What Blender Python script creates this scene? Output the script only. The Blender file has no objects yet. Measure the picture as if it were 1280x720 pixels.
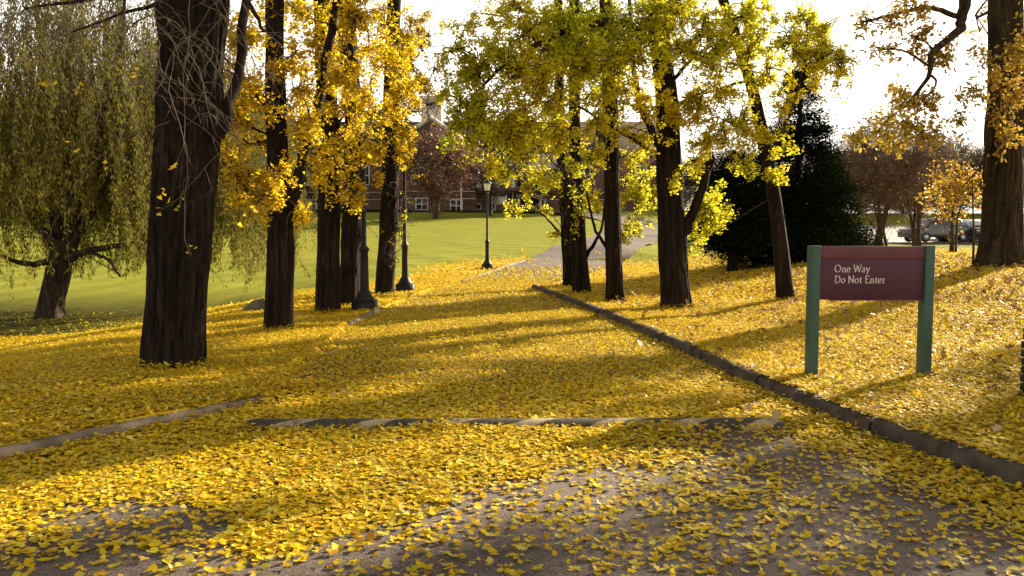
import bpy, bmesh, math, random
import numpy as np
from mathutils import Vector, Matrix
R = math.radians
random.seed(7)
rng = np.random.default_rng(7)
sc = bpy.context.scene
C = bpy.context.collection

# ------------------------------------------------------------------ numbers of the place
EYE = 1.6
PITCH = R(3.66)
SUN_AZ, SUN_EL = R(47), R(21)          # azimuth clockwise from +Y

def smooth(a, b, x):
    t = np.clip((np.asarray(x, float) - a) / (b - a), 0, 1)
    return t * t * (3 - 2 * t)

# road edges, y -> x
RK = np.array([(-8, 7.5), (0, 4.6), (3, 3.62), (4.94, 3.16), (6.4, 2.83), (8.7, 2.52), (13.1, 2.1), (16.7, 1.67), (20, 1.2), (24.2, 0.62), (28, 1.6), (33, 3.2), (40, 5.8)])
LK = np.array([(-8, -11), (0, -7.6), (3, -5.4), (5.6, -3.6), (7.5, -2.35), (10, -2.55), (14.2, -2.85), (17.3, -2.77), (23, -2.4), (29.6, -1.5), (36, -0.3), (40, 0.7)])
def kr(y): return np.interp(y, RK[:, 0], RK[:, 1])
def kl(y): return np.interp(y, LK[:, 0], LK[:, 1])
# far road: centre line beyond y = 40
FAR = np.array([(3.25, 40), (5.6, 48), (8.2, 58), (10.4, 68), (11.2, 76), (9.5, 83), (4.5, 88), (-4, 90.5), (-20, 91.5), (-45, 91)])

def H0(y):
    t = np.clip((np.asarray(y, float) - 27) / 65, 0, 1)
    t = np.where(t > .85, .85 + .15 * (1 - (1 - (t - .85) / .15 * .5) ** 2) / .75, t)
    return 4.6 * np.clip(t, 0, 1) ** 1.5

def hill(x, y):
    """terrain height without the road bed"""
    x = np.asarray(x, float); y = np.asarray(y, float)
    z = H0(y)
    z = z + 0.85 * smooth(1.0, 12.0, x - kr(np.minimum(y, 34))) * (1 - smooth(26, 60, y)) * smooth(-2, 9, y)
    z = z - 0.80 * smooth(5.0, 11.0, -x) * smooth(6, 17, y) * (1 - smooth(26, 52, y))
    z = z - 0.25 * smooth(12, 40, x) * smooth(30, 60, y)
    z = z + 0.03 * np.sin(x * .7 + 1.3) * np.sin(y * .53) + 0.02 * np.sin(x * 1.9 + y * 1.1)
    z = z + 0.55 * np.exp(-(((x - 6.2) / 2.3) ** 2 + ((y - 45) / 5.0) ** 2)) * 0.8
    return z

def ground(x, y):
    """terrain height with road bed cut in (road surface itself sits on top of it)"""
    x = np.asarray(x, float); y = np.asarray(y, float)
    z = hill(x, y)
    w = smooth(0.0, 0.10, np.minimum(kr(y) + 0.08 - x, x - kl(y) + 0.08)) * (y < 40)
    bank = np.where(x > 0, .115, .07) * (1 - smooth(24, 27, y))
    road = H0(y) - 0.03
    return np.where(y < 40, z * (1 - w) + bank * (1 - w) + road * w, z)

CAM = np.array([0, 0, EYE])
def ray(px, py):
    dx, dz = (px - 640) / 1000., (360 - py) / 1000.
    c, s = math.cos(PITCH), math.sin(PITCH)
    return np.array([dx, c + dz * s, -s + dz * c])
def P(px, py, d):
    r = ray(px, py); return CAM + r * (d / r[1])
def G(px, py):
    r = ray(px, py)
    t = 2.5
    while t < 200:
        p = CAM + r * t
        if p[2] <= max(float(ground(p[0], p[1])), float(H0(p[1])) if kl(p[1]) < p[0] < kr(p[1]) and p[1] < 40 else -9): return p
        t += 0.02
    return CAM + r * 100

# ------------------------------------------------------------------ materials
def mat(name):
    m = bpy.data.materials.new(name); m.use_nodes = True
    nt = m.node_tree; nt.nodes.clear()
    out = nt.nodes.new('ShaderNodeOutputMaterial')
    return m, nt, out
def N(nt, t, **k):
    n = nt.nodes.new(t)
    for a, b in k.items():
        if a in n.inputs: n.inputs[a].default_value = b
        else: setattr(n, a, b)
    return n
def L(nt, a, b): nt.links.new(a, b)
def ramp(nt, fac, stops):
    r = nt.nodes.new('ShaderNodeValToRGB')
    e = r.color_ramp.elements
    while len(e) < len(stops): e.new(0.5)
    for el, (p, c) in zip(e, stops): el.position = p; el.color = (*c, 1)
    if fac is not None: L(nt, fac, r.inputs[0])
    return r
def noise(nt, scale, detail=4, rough=.55, coord=None, mapscale=None):
    n = N(nt, 'ShaderNodeTexNoise'); n.inputs['Scale'].default_value = scale
    n.inputs['Detail'].default_value = detail; n.inputs['Roughness'].default_value = rough
    tc = N(nt, 'ShaderNodeTexCoord'); src = tc.outputs['Object']
    if mapscale:
        mp = N(nt, 'ShaderNodeMapping'); mp.inputs['Scale'].default_value = mapscale
        L(nt, src, mp.inputs['Vector']); src = mp.outputs['Vector']
    L(nt, src, n.inputs['Vector'])
    return n
def mixc(nt, f, a, b, mode='MIX'):
    m = nt.nodes.new('ShaderNodeMix'); m.data_type = 'RGBA'; m.blend_type = mode
    for s, v in ((m.inputs[0], f), (m.inputs[6], a), (m.inputs[7], b)):
        if hasattr(v, 'is_linked') or hasattr(v, 'links'): L(nt, v, s)
        elif isinstance(v, (int, float)): s.default_value = v
        else: s.default_value = (*v, 1)
    return m.outputs[2]
def bump(nt, h, strength=.5, dist=.02):
    b = N(nt, 'ShaderNodeBump'); b.inputs['Strength'].default_value = strength; b.inputs['Distance'].default_value = dist
    L(nt, h, b.inputs['Height']); return b.outputs['Normal']
def pbsdf(nt, out, col=None, rough=.8, normal=None, spec=.3, metal=0):
    p = N(nt, 'ShaderNodeBsdfPrincipled')
    p.inputs['Roughness'].default_value = rough; p.inputs['Metallic'].default_value = metal
    p.inputs['Specular IOR Level'].default_value = spec
    if col is not None:
        if hasattr(col, 'links'): L(nt, col, p.inputs['Base Color'])
        else: p.inputs['Base Color'].default_value = (*col, 1)
    if normal is not None: L(nt, normal, p.inputs['Normal'])
    if out is not None: L(nt, p.outputs[0], out.inputs[0])
    return p

def m_plain(name, col, rough=.6, var=.25, scale=8, spec=.3, metal=0, bmp=.15):
    m, nt, out = mat(name)
    n = noise(nt, scale)
    d = tuple(c * (1 - var) for c in col); l = tuple(min(1, c * (1 + var)) for c in col)
    r = ramp(nt, n.outputs['Fac'], [(.3, d), (.7, l)])
    n2 = noise(nt, scale * 12, 2)
    pbsdf(nt, out, r.outputs[0], rough, bump(nt, n2.outputs['Fac'], bmp, .01), spec, metal)
    return m

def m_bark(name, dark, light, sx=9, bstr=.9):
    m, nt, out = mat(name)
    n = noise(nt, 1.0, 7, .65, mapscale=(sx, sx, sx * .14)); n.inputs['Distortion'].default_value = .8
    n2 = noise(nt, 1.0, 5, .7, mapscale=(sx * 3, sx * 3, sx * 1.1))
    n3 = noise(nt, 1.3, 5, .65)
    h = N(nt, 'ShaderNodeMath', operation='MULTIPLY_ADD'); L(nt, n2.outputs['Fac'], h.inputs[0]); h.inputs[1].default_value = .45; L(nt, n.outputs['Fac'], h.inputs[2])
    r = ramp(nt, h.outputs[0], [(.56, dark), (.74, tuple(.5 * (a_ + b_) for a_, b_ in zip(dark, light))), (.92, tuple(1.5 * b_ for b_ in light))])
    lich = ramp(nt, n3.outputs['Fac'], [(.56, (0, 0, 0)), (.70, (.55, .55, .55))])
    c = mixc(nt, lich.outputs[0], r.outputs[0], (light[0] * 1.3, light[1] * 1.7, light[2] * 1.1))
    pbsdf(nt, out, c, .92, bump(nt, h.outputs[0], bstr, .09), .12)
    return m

def m_leaf(name, stops, trans=.5, rough=.45, nscale=.35, nmix=.5, spec=.3):
    m, nt, out = mat(name)
    g = N(nt, 'ShaderNodeNewGeometry')
    n = noise(nt, nscale, 2)
    mm = N(nt, 'ShaderNodeMix'); mm.data_type = 'FLOAT'; mm.inputs[0].default_value = nmix
    L(nt, g.outputs['Random Per Island'], mm.inputs[2])
    st = N(nt, 'ShaderNodeMapRange'); st.inputs[1].default_value = .3; st.inputs[2].default_value = .7
    L(nt, n.outputs['Fac'], st.inputs[0]); L(nt, st.outputs[0], mm.inputs[3])
    r = ramp(nt, mm.outputs[0], stops)
    p = pbsdf(nt, None, r.outputs[0], rough, None, spec)
    t = N(nt, 'ShaderNodeBsdfTranslucent'); L(nt, r.outputs[0], t.inputs['Color'])
    mx = N(nt, 'ShaderNodeMixShader'); mx.inputs[0].default_value = trans
    L(nt, p.outputs[0], mx.inputs[1]); L(nt, t.outputs[0], mx.inputs[2]); L(nt, mx.outputs[0], out.inputs[0])
    return m

M = {}
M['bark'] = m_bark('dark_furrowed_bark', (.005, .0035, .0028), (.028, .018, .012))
M['bark_oak'] = m_bark('oak_bark', (.010, .007, .0045), (.048, .033, .018), 7)
M['bark_willow'] = m_bark('willow_bark', (.012, .008, .006), (.055, .040, .025), 8)
M['twig'] = m_plain('twig_bark', (.10, .075, .05), .85, .4, 5)
M['twig_dark'] = m_plain('dark_twig_bark', (.035, .024, .016), .85, .4, 5)
M['twig_grey'] = m_plain('grey_twig_bark', (.17, .135, .10), .85, .3, 5)
M['twig_red'] = m_plain('reddish_twig_bark', (.125, .078, .055), .85, .3, 3)
M['gold'] = m_leaf('golden_ginkgo_leaf', [(0, (.50, .31, .008)), (.5, (.64, .46, .016)), (1, (.68, .56, .035))], .66, .6, spec=.15)
M['lime'] = m_leaf('yellow_green_ginkgo_leaf', [(0, (.60, .42, .012)), (.35, (.62, .52, .02)), (.65, (.54, .54, .03)), (1, (.36, .44, .035))], .68, .6, nmix=.6, spec=.15)
M['oakleaf'] = m_leaf('russet_oak_leaf', [(0, (.22, .11, .02)), (.5, (.40, .27, .035)), (1, (.36, .33, .05))], .42)
M['orange'] = m_leaf('orange_leaf', [(0, (.40, .20, .02)), (.5, (.52, .32, .03)), (1, (.54, .42, .05))], .5)
M['willow'] = m_leaf('willow_leaf', [(0, (.06, .045, .008)), (.5, (.125, .11, .016)), (1, (.20, .19, .028))], .5, .8, spec=.08)
M['red'] = m_leaf('dull_red_leaf', [(0, (.16, .065, .045)), (.5, (.27, .12, .08)), (1, (.38, .20, .13))], .35)
M['needle'] = m_leaf('dark_evergreen_needle', [(0, (.004, .007, .003)), (.6, (.010, .017, .006)), (1, (.036, .046, .014))], .05, 1.0, spec=.0)
M['litter'] = m_leaf('fallen_ginkgo_leaf', [(0, (.20, .10, .012)), (.10, (.46, .26, .008)), (.30, (.60, .395, .008)), (.58, (.66, .475, .014)), (.74, (.50, .43, .025)), (.87, (.70, .56, .11)), (1, (.22, .12, .03))], .34, .62, .25, .15, .16)
M['oaklitter'] = m_leaf('fallen_brown_oak_leaf', [(0, (.12, .06, .025)), (.5, (.24, .13, .05)), (1, (.45, .32, .16))], .15, .6, .5, .3)

def m_ground():
    m, nt, out = mat('leaf_strewn_lawn')
    at = N(nt, 'ShaderNodeAttribute', attribute_name='cover')
    sep = N(nt, 'ShaderNodeSeparateColor'); L(nt, at.outputs['Color'], sep.inputs[0])
    v = N(nt, 'ShaderNodeTexVoronoi'); v.inputs['Scale'].default_value = 16
    tc = N(nt, 'ShaderNodeTexCoord'); L(nt, tc.outputs['Object'], v.inputs['Vector'])
    sc1 = N(nt, 'ShaderNodeSeparateColor'); L(nt, v.outputs['Color'], sc1.inputs[0])
    lit = ramp(nt, sc1.outputs[0], [(0, (.14, .075, .015)), (.3, (.36, .22, .018)), (.7, (.55, .37, .03)), (1, (.64, .48, .06))])
    n1 = noise(nt, 2.2, 5)
    n2 = noise(nt, 40, 3)
    gr = ramp(nt, n1.outputs['Fac'], [(.3, (.165, .185, .020)), (.7, (.235, .245, .032))])
    gr = N(nt, 'ShaderNodeMix'); gr.data_type = 'RGBA'; gr.blend_type = 'MULTIPLY'; gr.inputs[0].default_value = 1; L(nt, ramp(nt, n1.outputs['Fac'], [(.3, (.178, .188, .022)), (.7, (.262, .262, .036))]).outputs[0], gr.inputs[6]); L(nt, ramp(nt, noise(nt, .45, 6, .7).outputs['Fac'], [(.35, (.78, .84, .8)), (.65, (1.15, 1.08, 1.0))]).outputs[0], gr.inputs[7])
    gr2 = mixc(nt, .4, gr.outputs[2], ramp(nt, n2.outputs['Fac'], [(.3, (.075, .09, .012)), (.7, (.33, .32, .06))]).outputs[0])
    # mowing stripes on the far lawn
    w = N(nt, 'ShaderNodeTexWave'); w.wave_type = 'RINGS'; w.rings_direction = 'Z'
    w.inputs['Scale'].default_value = .16; w.inputs['Distortion'].default_value = 4.0; w.inputs['Detail'].default_value = 2; w.inputs['Detail Scale'].default_value = .6
    mp = N(nt, 'ShaderNodeMapping'); mp.inputs['Location'].default_value = (2, -30, 0); L(nt, tc.outputs['Object'], mp.inputs['Vector']); L(nt, mp.outputs[0], w.inputs['Vector'])
    wr = ramp(nt, w.outputs['Fac'], [(.25, (.90, .91, .88)), (.75, (1.06, 1.05, 1.0))])
    gr3 = mixc(nt, 1.0, gr2, wr.outputs[0], 'MULTIPLY')
    dull = ramp(nt, noise(nt, 5, 8, .75).outputs['Fac'], [(.3, (.022, .027, .006)), (.52, (.065, .064, .012)), (.72, (.17, .115, .015))])  # dull green-brown grass, its colour darkened further for the shade near the willow
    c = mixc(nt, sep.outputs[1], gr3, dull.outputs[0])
    # a noisy threshold so that the litter frays out over the grass
    n3 = noise(nt, 9, 6, .7)
    th = N(nt, 'ShaderNodeMath', operation='SUBTRACT'); L(nt, sep.outputs[0], th.inputs[0])
    iv = N(nt, 'ShaderNodeMath', operation='SUBTRACT'); iv.inputs[0].default_value = 1.0; L(nt, n3.outputs['Fac'], iv.inputs[1])
    L(nt, iv.outputs[0], th.inputs[1])
    ms = N(nt, 'ShaderNodeMath', operation='MULTIPLY_ADD', use_clamp=True); L(nt, th.outputs[0], ms.inputs[0]); ms.inputs[1].default_value = 6; ms.inputs[2].default_value = .5
    c2 = mixc(nt, ms.outputs[0], c, lit.outputs[0])
    hh = mixc(nt, .5, v.outputs['Color'], n2.outputs['Color'])
    pbsdf(nt, out, c2, .95, bump(nt, hh, 1.0, .05), .03)
    return m
M['ground'] = m_ground()

def m_asphalt(name, base, spk=.85):
    m, nt, out = mat(name)
    n = noise(nt, 1.1, 5); n2 = noise(nt, 75, 4, .8)
    r = ramp(nt, n.outputs['Fac'], [(.3, tuple(c * .8 for c in base)), (.7, tuple(c * 1.15 for c in base))])
    s = ramp(nt, n2.outputs['Fac'], [(.36, (.40, .38, .37)), (.5, (.95, .95, .95)), (.66, (2.3, 2.2, 2.1))])
    c = mixc(nt, spk, r.outputs[0], s.outputs[0], 'MULTIPLY')
    st = ramp(nt, noise(nt, .35, 6, .65).outputs['Fac'], [(.38, (.72, .70, .68)), (.6, (1.12, 1.1, 1.08))])
    c = mixc(nt, 1.0, c, st.outputs[0], 'MULTIPLY')
    pbsdf(nt, out, c, .8, bump(nt, n2.outputs['Fac'], .8, .012), .15)
    return m
M['asphalt'] = m_asphalt('worn_asphalt', (.13, .105, .092))
M['lot'] = m_asphalt('pale_parking_lot', (.30, .28, .26))
M['kerb'] = m_plain('weathered_kerb_stone', (.058, .044, .033), .9, .6, 5, .2, 0, .8)
M['kerb_pale'] = m_plain('pale_kerb_concrete', (.20, .155, .11), .85, .5, 3.5, .2, 0, .8)
M['black_iron'] = m_plain('black_painted_iron', (.006, .0055, .005), .6, .3, 6, .35)
M['stone'] = m_plain('dark_concrete_block', (.10, .08, .06), .85, .3, 6)
M['green'] = m_plain('green_painted_post', (.034, .076, .058), .6, .12, 4, .3)
M['maroon'] = m_plain('maroon_sign_board', (.050, .011, .025), .55, .22, 1.6, .3, 0, .05)
M['maroon2'] = m_plain('lighter_maroon_band', (.085, .024, .034), .55, .22, 1.6, .3, 0, .05)
M['ghost'] = m_plain('faded_lettering', (.13, .045, .052), .55, .1, 3)
M['letter'] = m_plain('pale_lettering', (.56, .48, .46), .6, .06, 3)
M['white'] = m_plain('white_painted_wood', (.55, .50, .44), .6, .06, 3)
M['limestone'] = m_plain('grey_limestone', (.42, .37, .31), .85, .15, 2)
M['slate'] = m_plain('dark_slate_roof', (.05, .038, .032), .9, .3, 1.2, .04)
M['darkglass'] = m_plain('dark_window_glass', (.02, .02, .022), .15, .2, 2, .6)
M['chimney'] = m_plain('pale_chimney_stone', (.46, .40, .34), .85, .25, 2.5)
def m_glass_lamp():
    m, nt, out = mat('frosted_lantern_glass')
    p = pbsdf(nt, None, (.75, .72, .62), .35)
    t = N(nt, 'ShaderNodeBsdfTranslucent'); t.inputs[0].default_value = (.8, .76, .66, 1)
    mx = N(nt, 'ShaderNodeMixShader'); mx.inputs[0].default_value = .6
    L(nt, p.outputs[0], mx.inputs[1]); L(nt, t.outputs[0], mx.inputs[2]); L(nt, mx.outputs[0], out.inputs[0]); return m
M['lampglass'] = m_glass_lamp()
def m_brick(name, a, b, mortar, scale):
    m, nt, out = mat(name)
    br = N(nt, 'ShaderNodeTexBrick'); br.inputs['Scale'].default_value = scale
    br.inputs['Color1'].default_value = (*a, 1); br.inputs['Color2'].default_value = (*b, 1); br.inputs['Mortar'].default_value = (*mortar, 1)
    br.inputs['Mortar Size'].default_value = .012; br.inputs['Brick Width'].default_value = .44; br.inputs['Row Height'].default_value = .15
    tc = N(nt, 'ShaderNodeTexCoord'); mp = N(nt, 'ShaderNodeMapping'); mp.inputs['Rotation'].default_value = (R(90), 0, 0)
    L(nt, tc.outputs['Object'], mp.inputs[0]); L(nt, mp.outputs[0], br.inputs['Vector'])
    n = noise(nt, .8, 4); c = mixc(nt, .5, br.outputs['Color'], ramp(nt, n.outputs['Fac'], [(.3, (.7, .7, .7)), (.7, (1.2, 1.2, 1.2))]).outputs[0], 'MULTIPLY')
    pbsdf(nt, out, c, .9, bump(nt, br.outputs['Fac'], -.3, .01), .2); return m
M['brick'] = m_brick('red_brick', (.105, .045, .032), (.075, .034, .026), (.13, .10, .085), 1.9)
M['brick_dark'] = m_brick('dark_brown_brick', (.06, .038, .024), (.045, .028, .019), (.07, .055, .042), 1.9)
M['car_white'] = m_plain('white_car_paint', (.75, .75, .74), .2, .03, 2, .6, 0, 0)
M['car_dark'] = m_plain('dark_car_paint', (.02, .02, .022), .2, .05, 2, .6, 0, 0)
M['car_silver'] = m_plain('silver_car_paint', (.45, .46, .48), .25, .03, 2, .6, .3, 0)
M['rubber'] = m_plain('black_tyre_rubber', (.015, .015, .015), .8, .2, 6)
M['rim'] = m_plain('alloy_rim', (.4, .4, .4), .35, .1, 6, .5, .7)
M['tail'] = m_plain('red_lamp_lens', (.35, .02, .02), .25, .1, 6)
def m_bumpstripe():
    m, nt, out = mat('striped_speed_bump_rubber')
    tc = N(nt, 'ShaderNodeTexCoord'); sx = N(nt, 'ShaderNodeSeparateXYZ'); L(nt, tc.outputs['Object'], sx.inputs[0])
    a = N(nt, 'ShaderNodeMath', operation='MULTIPLY_ADD'); L(nt, sx.outputs[1], a.inputs[0]); a.inputs[1].default_value = -1.6; L(nt, sx.outputs[0], a.inputs[2])
    nz = noise(nt, 6, 4, .7); b = N(nt, 'ShaderNodeMath', operation='MULTIPLY_ADD'); L(nt, nz.outputs['Fac'], b.inputs[0]); b.inputs[1].default_value = .12; L(nt, a.outputs[0], b.inputs[2])
    q = N(nt, 'ShaderNodeMath', operation='PINGPONG'); L(nt, b.outputs[0], q.inputs[0]); q.inputs[1].default_value = .32
    st = ramp(nt, q.outputs[0], [(.205, (0, 0, 0)), (.23, (1, 1, 1))])
    wear = ramp(nt, noise(nt, 9, 6, .75).outputs['Fac'], [(.34, (0, 0, 0)), (.50, (1, 1, 1))])
    f = mixc(nt, 1.0, st.outputs[0], wear.outputs[0], 'MULTIPLY')
    dk = ramp(nt, noise(nt, 20, 3).outputs['Fac'], [(.3, (.022, .02, .018)), (.7, (.055, .045, .036))])
    c = mixc(nt, f, dk.outputs[0], (.34, .26, .15))
    pbsdf(nt, out, c, .75, bump(nt, noise(nt, 60, 3).outputs['Fac'], .4, .01), .3); return m
M['speedbump'] = m_bumpstripe()

# ------------------------------------------------------------------ mesh helpers
class MB:
    def __init__(s): s.v = []; s.f = []; s.n = 0
    def add(s, v, *faces):
        v = np.asarray(v, np.float32).reshape(-1, 3); s.v.append(v)
        for f in faces:
            f = np.asarray(f, np.int32)
            if f.size: s.f.append(f + s.n)
        s.n += len(v); return s
    def box(s, lo, hi):
        (a, b, c), (d, e, f) = lo, hi
        v = [(a, b, c), (d, b, c), (d, e, c), (a, e, c), (a, b, f), (d, b, f), (d, e, f), (a, e, f)]
        return s.add(v, [(0, 3, 2, 1), (4, 5, 6, 7), (0, 1, 5, 4), (1, 2, 6, 5), (2, 3, 7, 6), (3, 0, 4, 7)])
    def lathe(s, prof, seg=20, at=(0, 0, 0), square=False):
        """prof: list of (r, z)"""
        prof = np.array(prof, float)
        a = np.linspace(0, 2 * np.pi, seg, endpoint=False) + (np.pi / 4 if square else 0)
        ring = np.stack([np.cos(a), np.sin(a)], 1) * (math.sqrt(2) if square else 1)
        v = np.concatenate([np.concatenate([ring * r, np.full((seg, 1), z)], 1) for r, z in prof]) + np.array(at)
        i = np.arange(seg); j = (i + 1) % seg; fs = []
        for k in range(len(prof) - 1):
            fs.append(np.stack([i + k * seg, j + k * seg, j + (k + 1) * seg, i + (k + 1) * seg], 1))
        s.add(v, np.concatenate(fs))
        c0 = np.vstack([ring * prof[0][0]]); 
        # caps
        for k, rev in ((0, True), (len(prof) - 1, False)):
            if prof[k][0] > 1e-4:
                vv = np.concatenate([np.concatenate([ring * prof[k][0], np.full((seg, 1), prof[k][1])], 1), [[0, 0, prof[k][1]]]]) + np.array(at)
                t = np.stack([np.full(seg, seg), i, j], 1)
                s.add(vv, t[:, ::-1] if rev else t)
        return s
    def tubes(s, pts, rad, sides=4):
        """pts (B,N,3), rad (B,N): a batch of tubes of equal point count"""
        pts = np.asarray(pts, float); rad = np.asarray(rad, float)
        if pts.ndim == 2: pts = pts[None]; rad = rad[None]
        B, n, _ = pts.shape
        t = np.gradient(pts, axis=1); t /= np.linalg.norm(t, axis=2, keepdims=True) + 1e-9
        ref = np.where(np.abs(t[:, :1, 2:3]) > .8, np.array([1., 0, 0]), np.array([0, 0, 1.])) * np.ones((B, n, 1))
        u = np.cross(t, ref); u /= np.linalg.norm(u, axis=2, keepdims=True) + 1e-9
        w = np.cross(t, u)
        a = np.linspace(0, 2 * np.pi, sides, endpoint=False)
        v = pts[:, :, None, :] + rad[:, :, None, None] * (np.cos(a)[:, None] * u[:, :, None, :] + np.sin(a)[:, None] * w[:, :, None, :])
        idx = np.arange(B * n * sides).reshape(B, n, sides)
        q = np.stack([idx[:, :-1], np.roll(idx, -1, 2)[:, :-1], np.roll(idx, -1, 2)[:, 1:], idx[:, 1:]], -1).reshape(-1, 4)
        return s.add(v.reshape(-1, 3), q[:, ::-1])
    def build(s, name, material, parent=None, smooth_=False, extra=None):
        me = bpy.data.meshes.new(name); nf0 = sum(len(f) for f in s.f)
        if extra is not None and extra[0].n:
            s.v += extra[0].v; s.f += [f + s.n for f in extra[0].f]; s.n += extra[0].n
        v = np.concatenate(s.v) if s.v else np.zeros((0, 3), np.float32)
        loops, starts, tot = [], [], 0
        for f in s.f:
            loops.append(f.ravel()); starts.append(tot + np.arange(len(f)) * f.shape[1]); tot += f.size
        loops = np.concatenate(loops).astype(np.int32); starts = np.concatenate(starts).astype(np.int32)
        me.vertices.add(len(v)); me.vertices.foreach_set('co', v.ravel())
        me.loops.add(len(loops)); me.loops.foreach_set('vertex_index', loops)
        me.polygons.add(len(starts)); me.polygons.foreach_set('loop_start', starts)
        if smooth_: me.polygons.foreach_set('use_smooth', np.ones(len(starts), bool))
        me.materials.append(material)
        if extra is not None:
            me.materials.append(extra[1]); mi = np.zeros(len(starts), np.int32); mi[nf0:] = 1; me.polygons.foreach_set('material_index', mi)
        me.update(calc_edges=True); me.validate()
        o = bpy.data.objects.new(name, me); C.objects.link(o)
        if parent is not None:
            o.parent = parent
            par = parent
            off = Vector((0, 0, 0))
            # geometry is given in the thing's own frame when the parent sits at the origin of its frame
        return o

def tag(o, label=None, cat=None, group=None, kind=None):
    if label: o['label'] = label
    if cat: o['category'] = cat
    if group: o['group'] = group
    if kind: o['kind'] = kind
    return o
def empty(name, loc, label, cat, group=None, rz=0):
    o = bpy.data.objects.new(name, None); C.objects.link(o); o.empty_display_size = .2
    o.location = loc; o.rotation_euler.z = rz
    return tag(o, label, cat, group)
def copy_tree(o, parent=None):
    c = o.copy(); C.objects.link(c)
    if parent is not None: c.parent = parent
    for ch in list(o.children): copy_tree(ch, c)
    return c

def rot_frames(yaw, tilt, roll):
    """(M,3,3) frames: leaf axis +Y turned by yaw, pitched by tilt, rolled by roll"""
    cy, sy, ct, st, cr, sr = np.cos(yaw), np.sin(yaw), np.cos(tilt), np.sin(tilt), np.cos(roll), np.sin(roll)
    ax = np.stack([-sy * ct, cy * ct, st], 1)                 # leaf direction
    sd = np.stack([cy, sy, np.zeros_like(cy)], 1)             # side
    nm = np.cross(sd, ax)
    s2 = sd * cr[:, None] + nm * sr[:, None]; n2 = -sd * sr[:, None] + nm * cr[:, None]
    return np.stack([s2, ax, n2], 1)                           # rows: x, y, z
FAN2 = (np.array([(0, 0, 0), (-.52, .70, .10), (0, .78, -.02), (.52, .70, .10)]), [(0, 2, 1), (0, 3, 2)])
FAN6 = (np.array([(0, 0, 0), (-.66, .40, .16), (-.50, .78, .06), (-.12, .94, -.01), (0, .50, -.04), (.12, .94, -.01), (.50, .78, .06), (.66, .40, .16), (-.022, 0, 0), (.022, 0, 0), (.10, -.85, .08)]),
        [(0, 2, 1), (0, 3, 2), (0, 4, 3), (0, 5, 4), (0, 6, 5), (0, 7, 6), (8, 10, 9)])
OAK = (np.array([(0, 0, 0), (-.16, .2, .05), (-.32, .42, .12), (-.14, .5, .03), (-.3, .75, .1), (0, 1.05, 0), (.3, .75, .1), (.14, .5, .03), (.32, .42, .12), (.16, .2, .05), (0, .5, -.02)]),
       [(10, i + 1, i) for i in range(0, 9)] + [(10, 0, 9)])
LANCE = (np.array([(0, 0, 0), (-.5, .45, .0), (0, 1, 0), (.5, .45, .0)]), [(0, 3, 2, 1)])
def leaves(mb, pos, frames, size, tpl, widths=None):
    tv, tf = tpl
    tv = np.asarray(tv)
    loc = tv[None] * np.asarray(size)[:, None, None]
    if widths is not None: loc = loc * np.array([widths, 1, 1])
    v = pos[:, None, :] + np.einsum('mki,mij->mkj', loc, frames)
    k = len(tv); m = len(pos)
    f = (np.arange(m) * k)[:, None, None] + np.array(tf)[None]
    mb.add(v.reshape(-1, 3), f.reshape(-1, len(tf[0])))

def catmull(p, n):
    p = np.asarray(p, float)
    q = np.vstack([2 * p[0] - p[1], p, 2 * p[-1] - p[-2]])
    t = np.linspace(0, len(p) - 1 - 1e-6, n); i = t.astype(int); u = (t - i)[:, None]
    a, b, c, d = q[i], q[i + 1], q[i + 2], q[i + 3]
    return .5 * (2 * b + (c - a) * u + (2 * a - 5 * b + 4 * c - d) * u ** 2 + (3 * b - a - 3 * c + d) * u ** 3)

def trunk_mesh(path, radii, sides=48, rings=60, amp=.07, seed=0, flare=.25, freq=(11, 19)):
    r_ = np.random.default_rng(seed)
    n0 = len(path)
    c = catmull(path, rings); rr = np.interp(np.linspace(0, n0 - 1, rings), np.arange(n0), radii)
    L_ = np.concatenate([[0], np.cumsum(np.linalg.norm(np.diff(c, axis=0), axis=1))])
    th = np.linspace(0, 2 * np.pi, sides, endpoint=False)
    T, Z = np.meshgrid(th, L_)
    def wob(z, s): return sum(np.sin(z * f + p) * w for f, p, w in zip(r_.uniform(.6, 5, 5), r_.uniform(0, 6, 5), (.9, .6, .4, .3, .2)))
    ridge = 0
    for k, w in zip(freq, (.6, .4)):
        ph = wob(Z, 0) * .9 + .5 * np.sin(T * 2 + r_.uniform(0, 6)) * np.sin(Z * 1.7 + r_.uniform(0, 6)) + .5 * np.sin(3 * T + 2.3 * Z)
        ridge = ridge + w * (np.abs(np.sin(k * T / 2 * 1.0 + ph)) ** .6)
    lump = .045 * np.sin(T * 2 + wob(Z, 1)) + .03 * np.sin(T * 3 + 1.4 * Z)
    fl = 1 + flare * np.exp(-Z / .35) * (1 + .35 * np.sin(T * 5 + seed))
    rad = rr[:, None] * (1 + amp * (ridge - .62) * 2 + lump) * fl
    t = np.gradient(c, axis=0); t /= np.linalg.norm(t, axis=1, keepdims=True)
    u = np.cross(t, [0, 1., 0]); u /= np.linalg.norm(u, axis=1, keepdims=True); w = np.cross(t, u)
    v = c[:, None] + rad[..., None] * (np.cos(T)[..., None] * u[:, None] + np.sin(T)[..., None] * w[:, None])
    idx = np.arange(rings * sides).reshape(rings, sides)
    q = np.stack([idx[:-1], np.roll(idx, -1, 1)[:-1], np.roll(idx, -1, 1)[1:], idx[1:]], -1).reshape(-1, 4)
    mb = MB(); mb.add(v.reshape(-1, 3), q[:, ::-1]); return mb, c, rr

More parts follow.
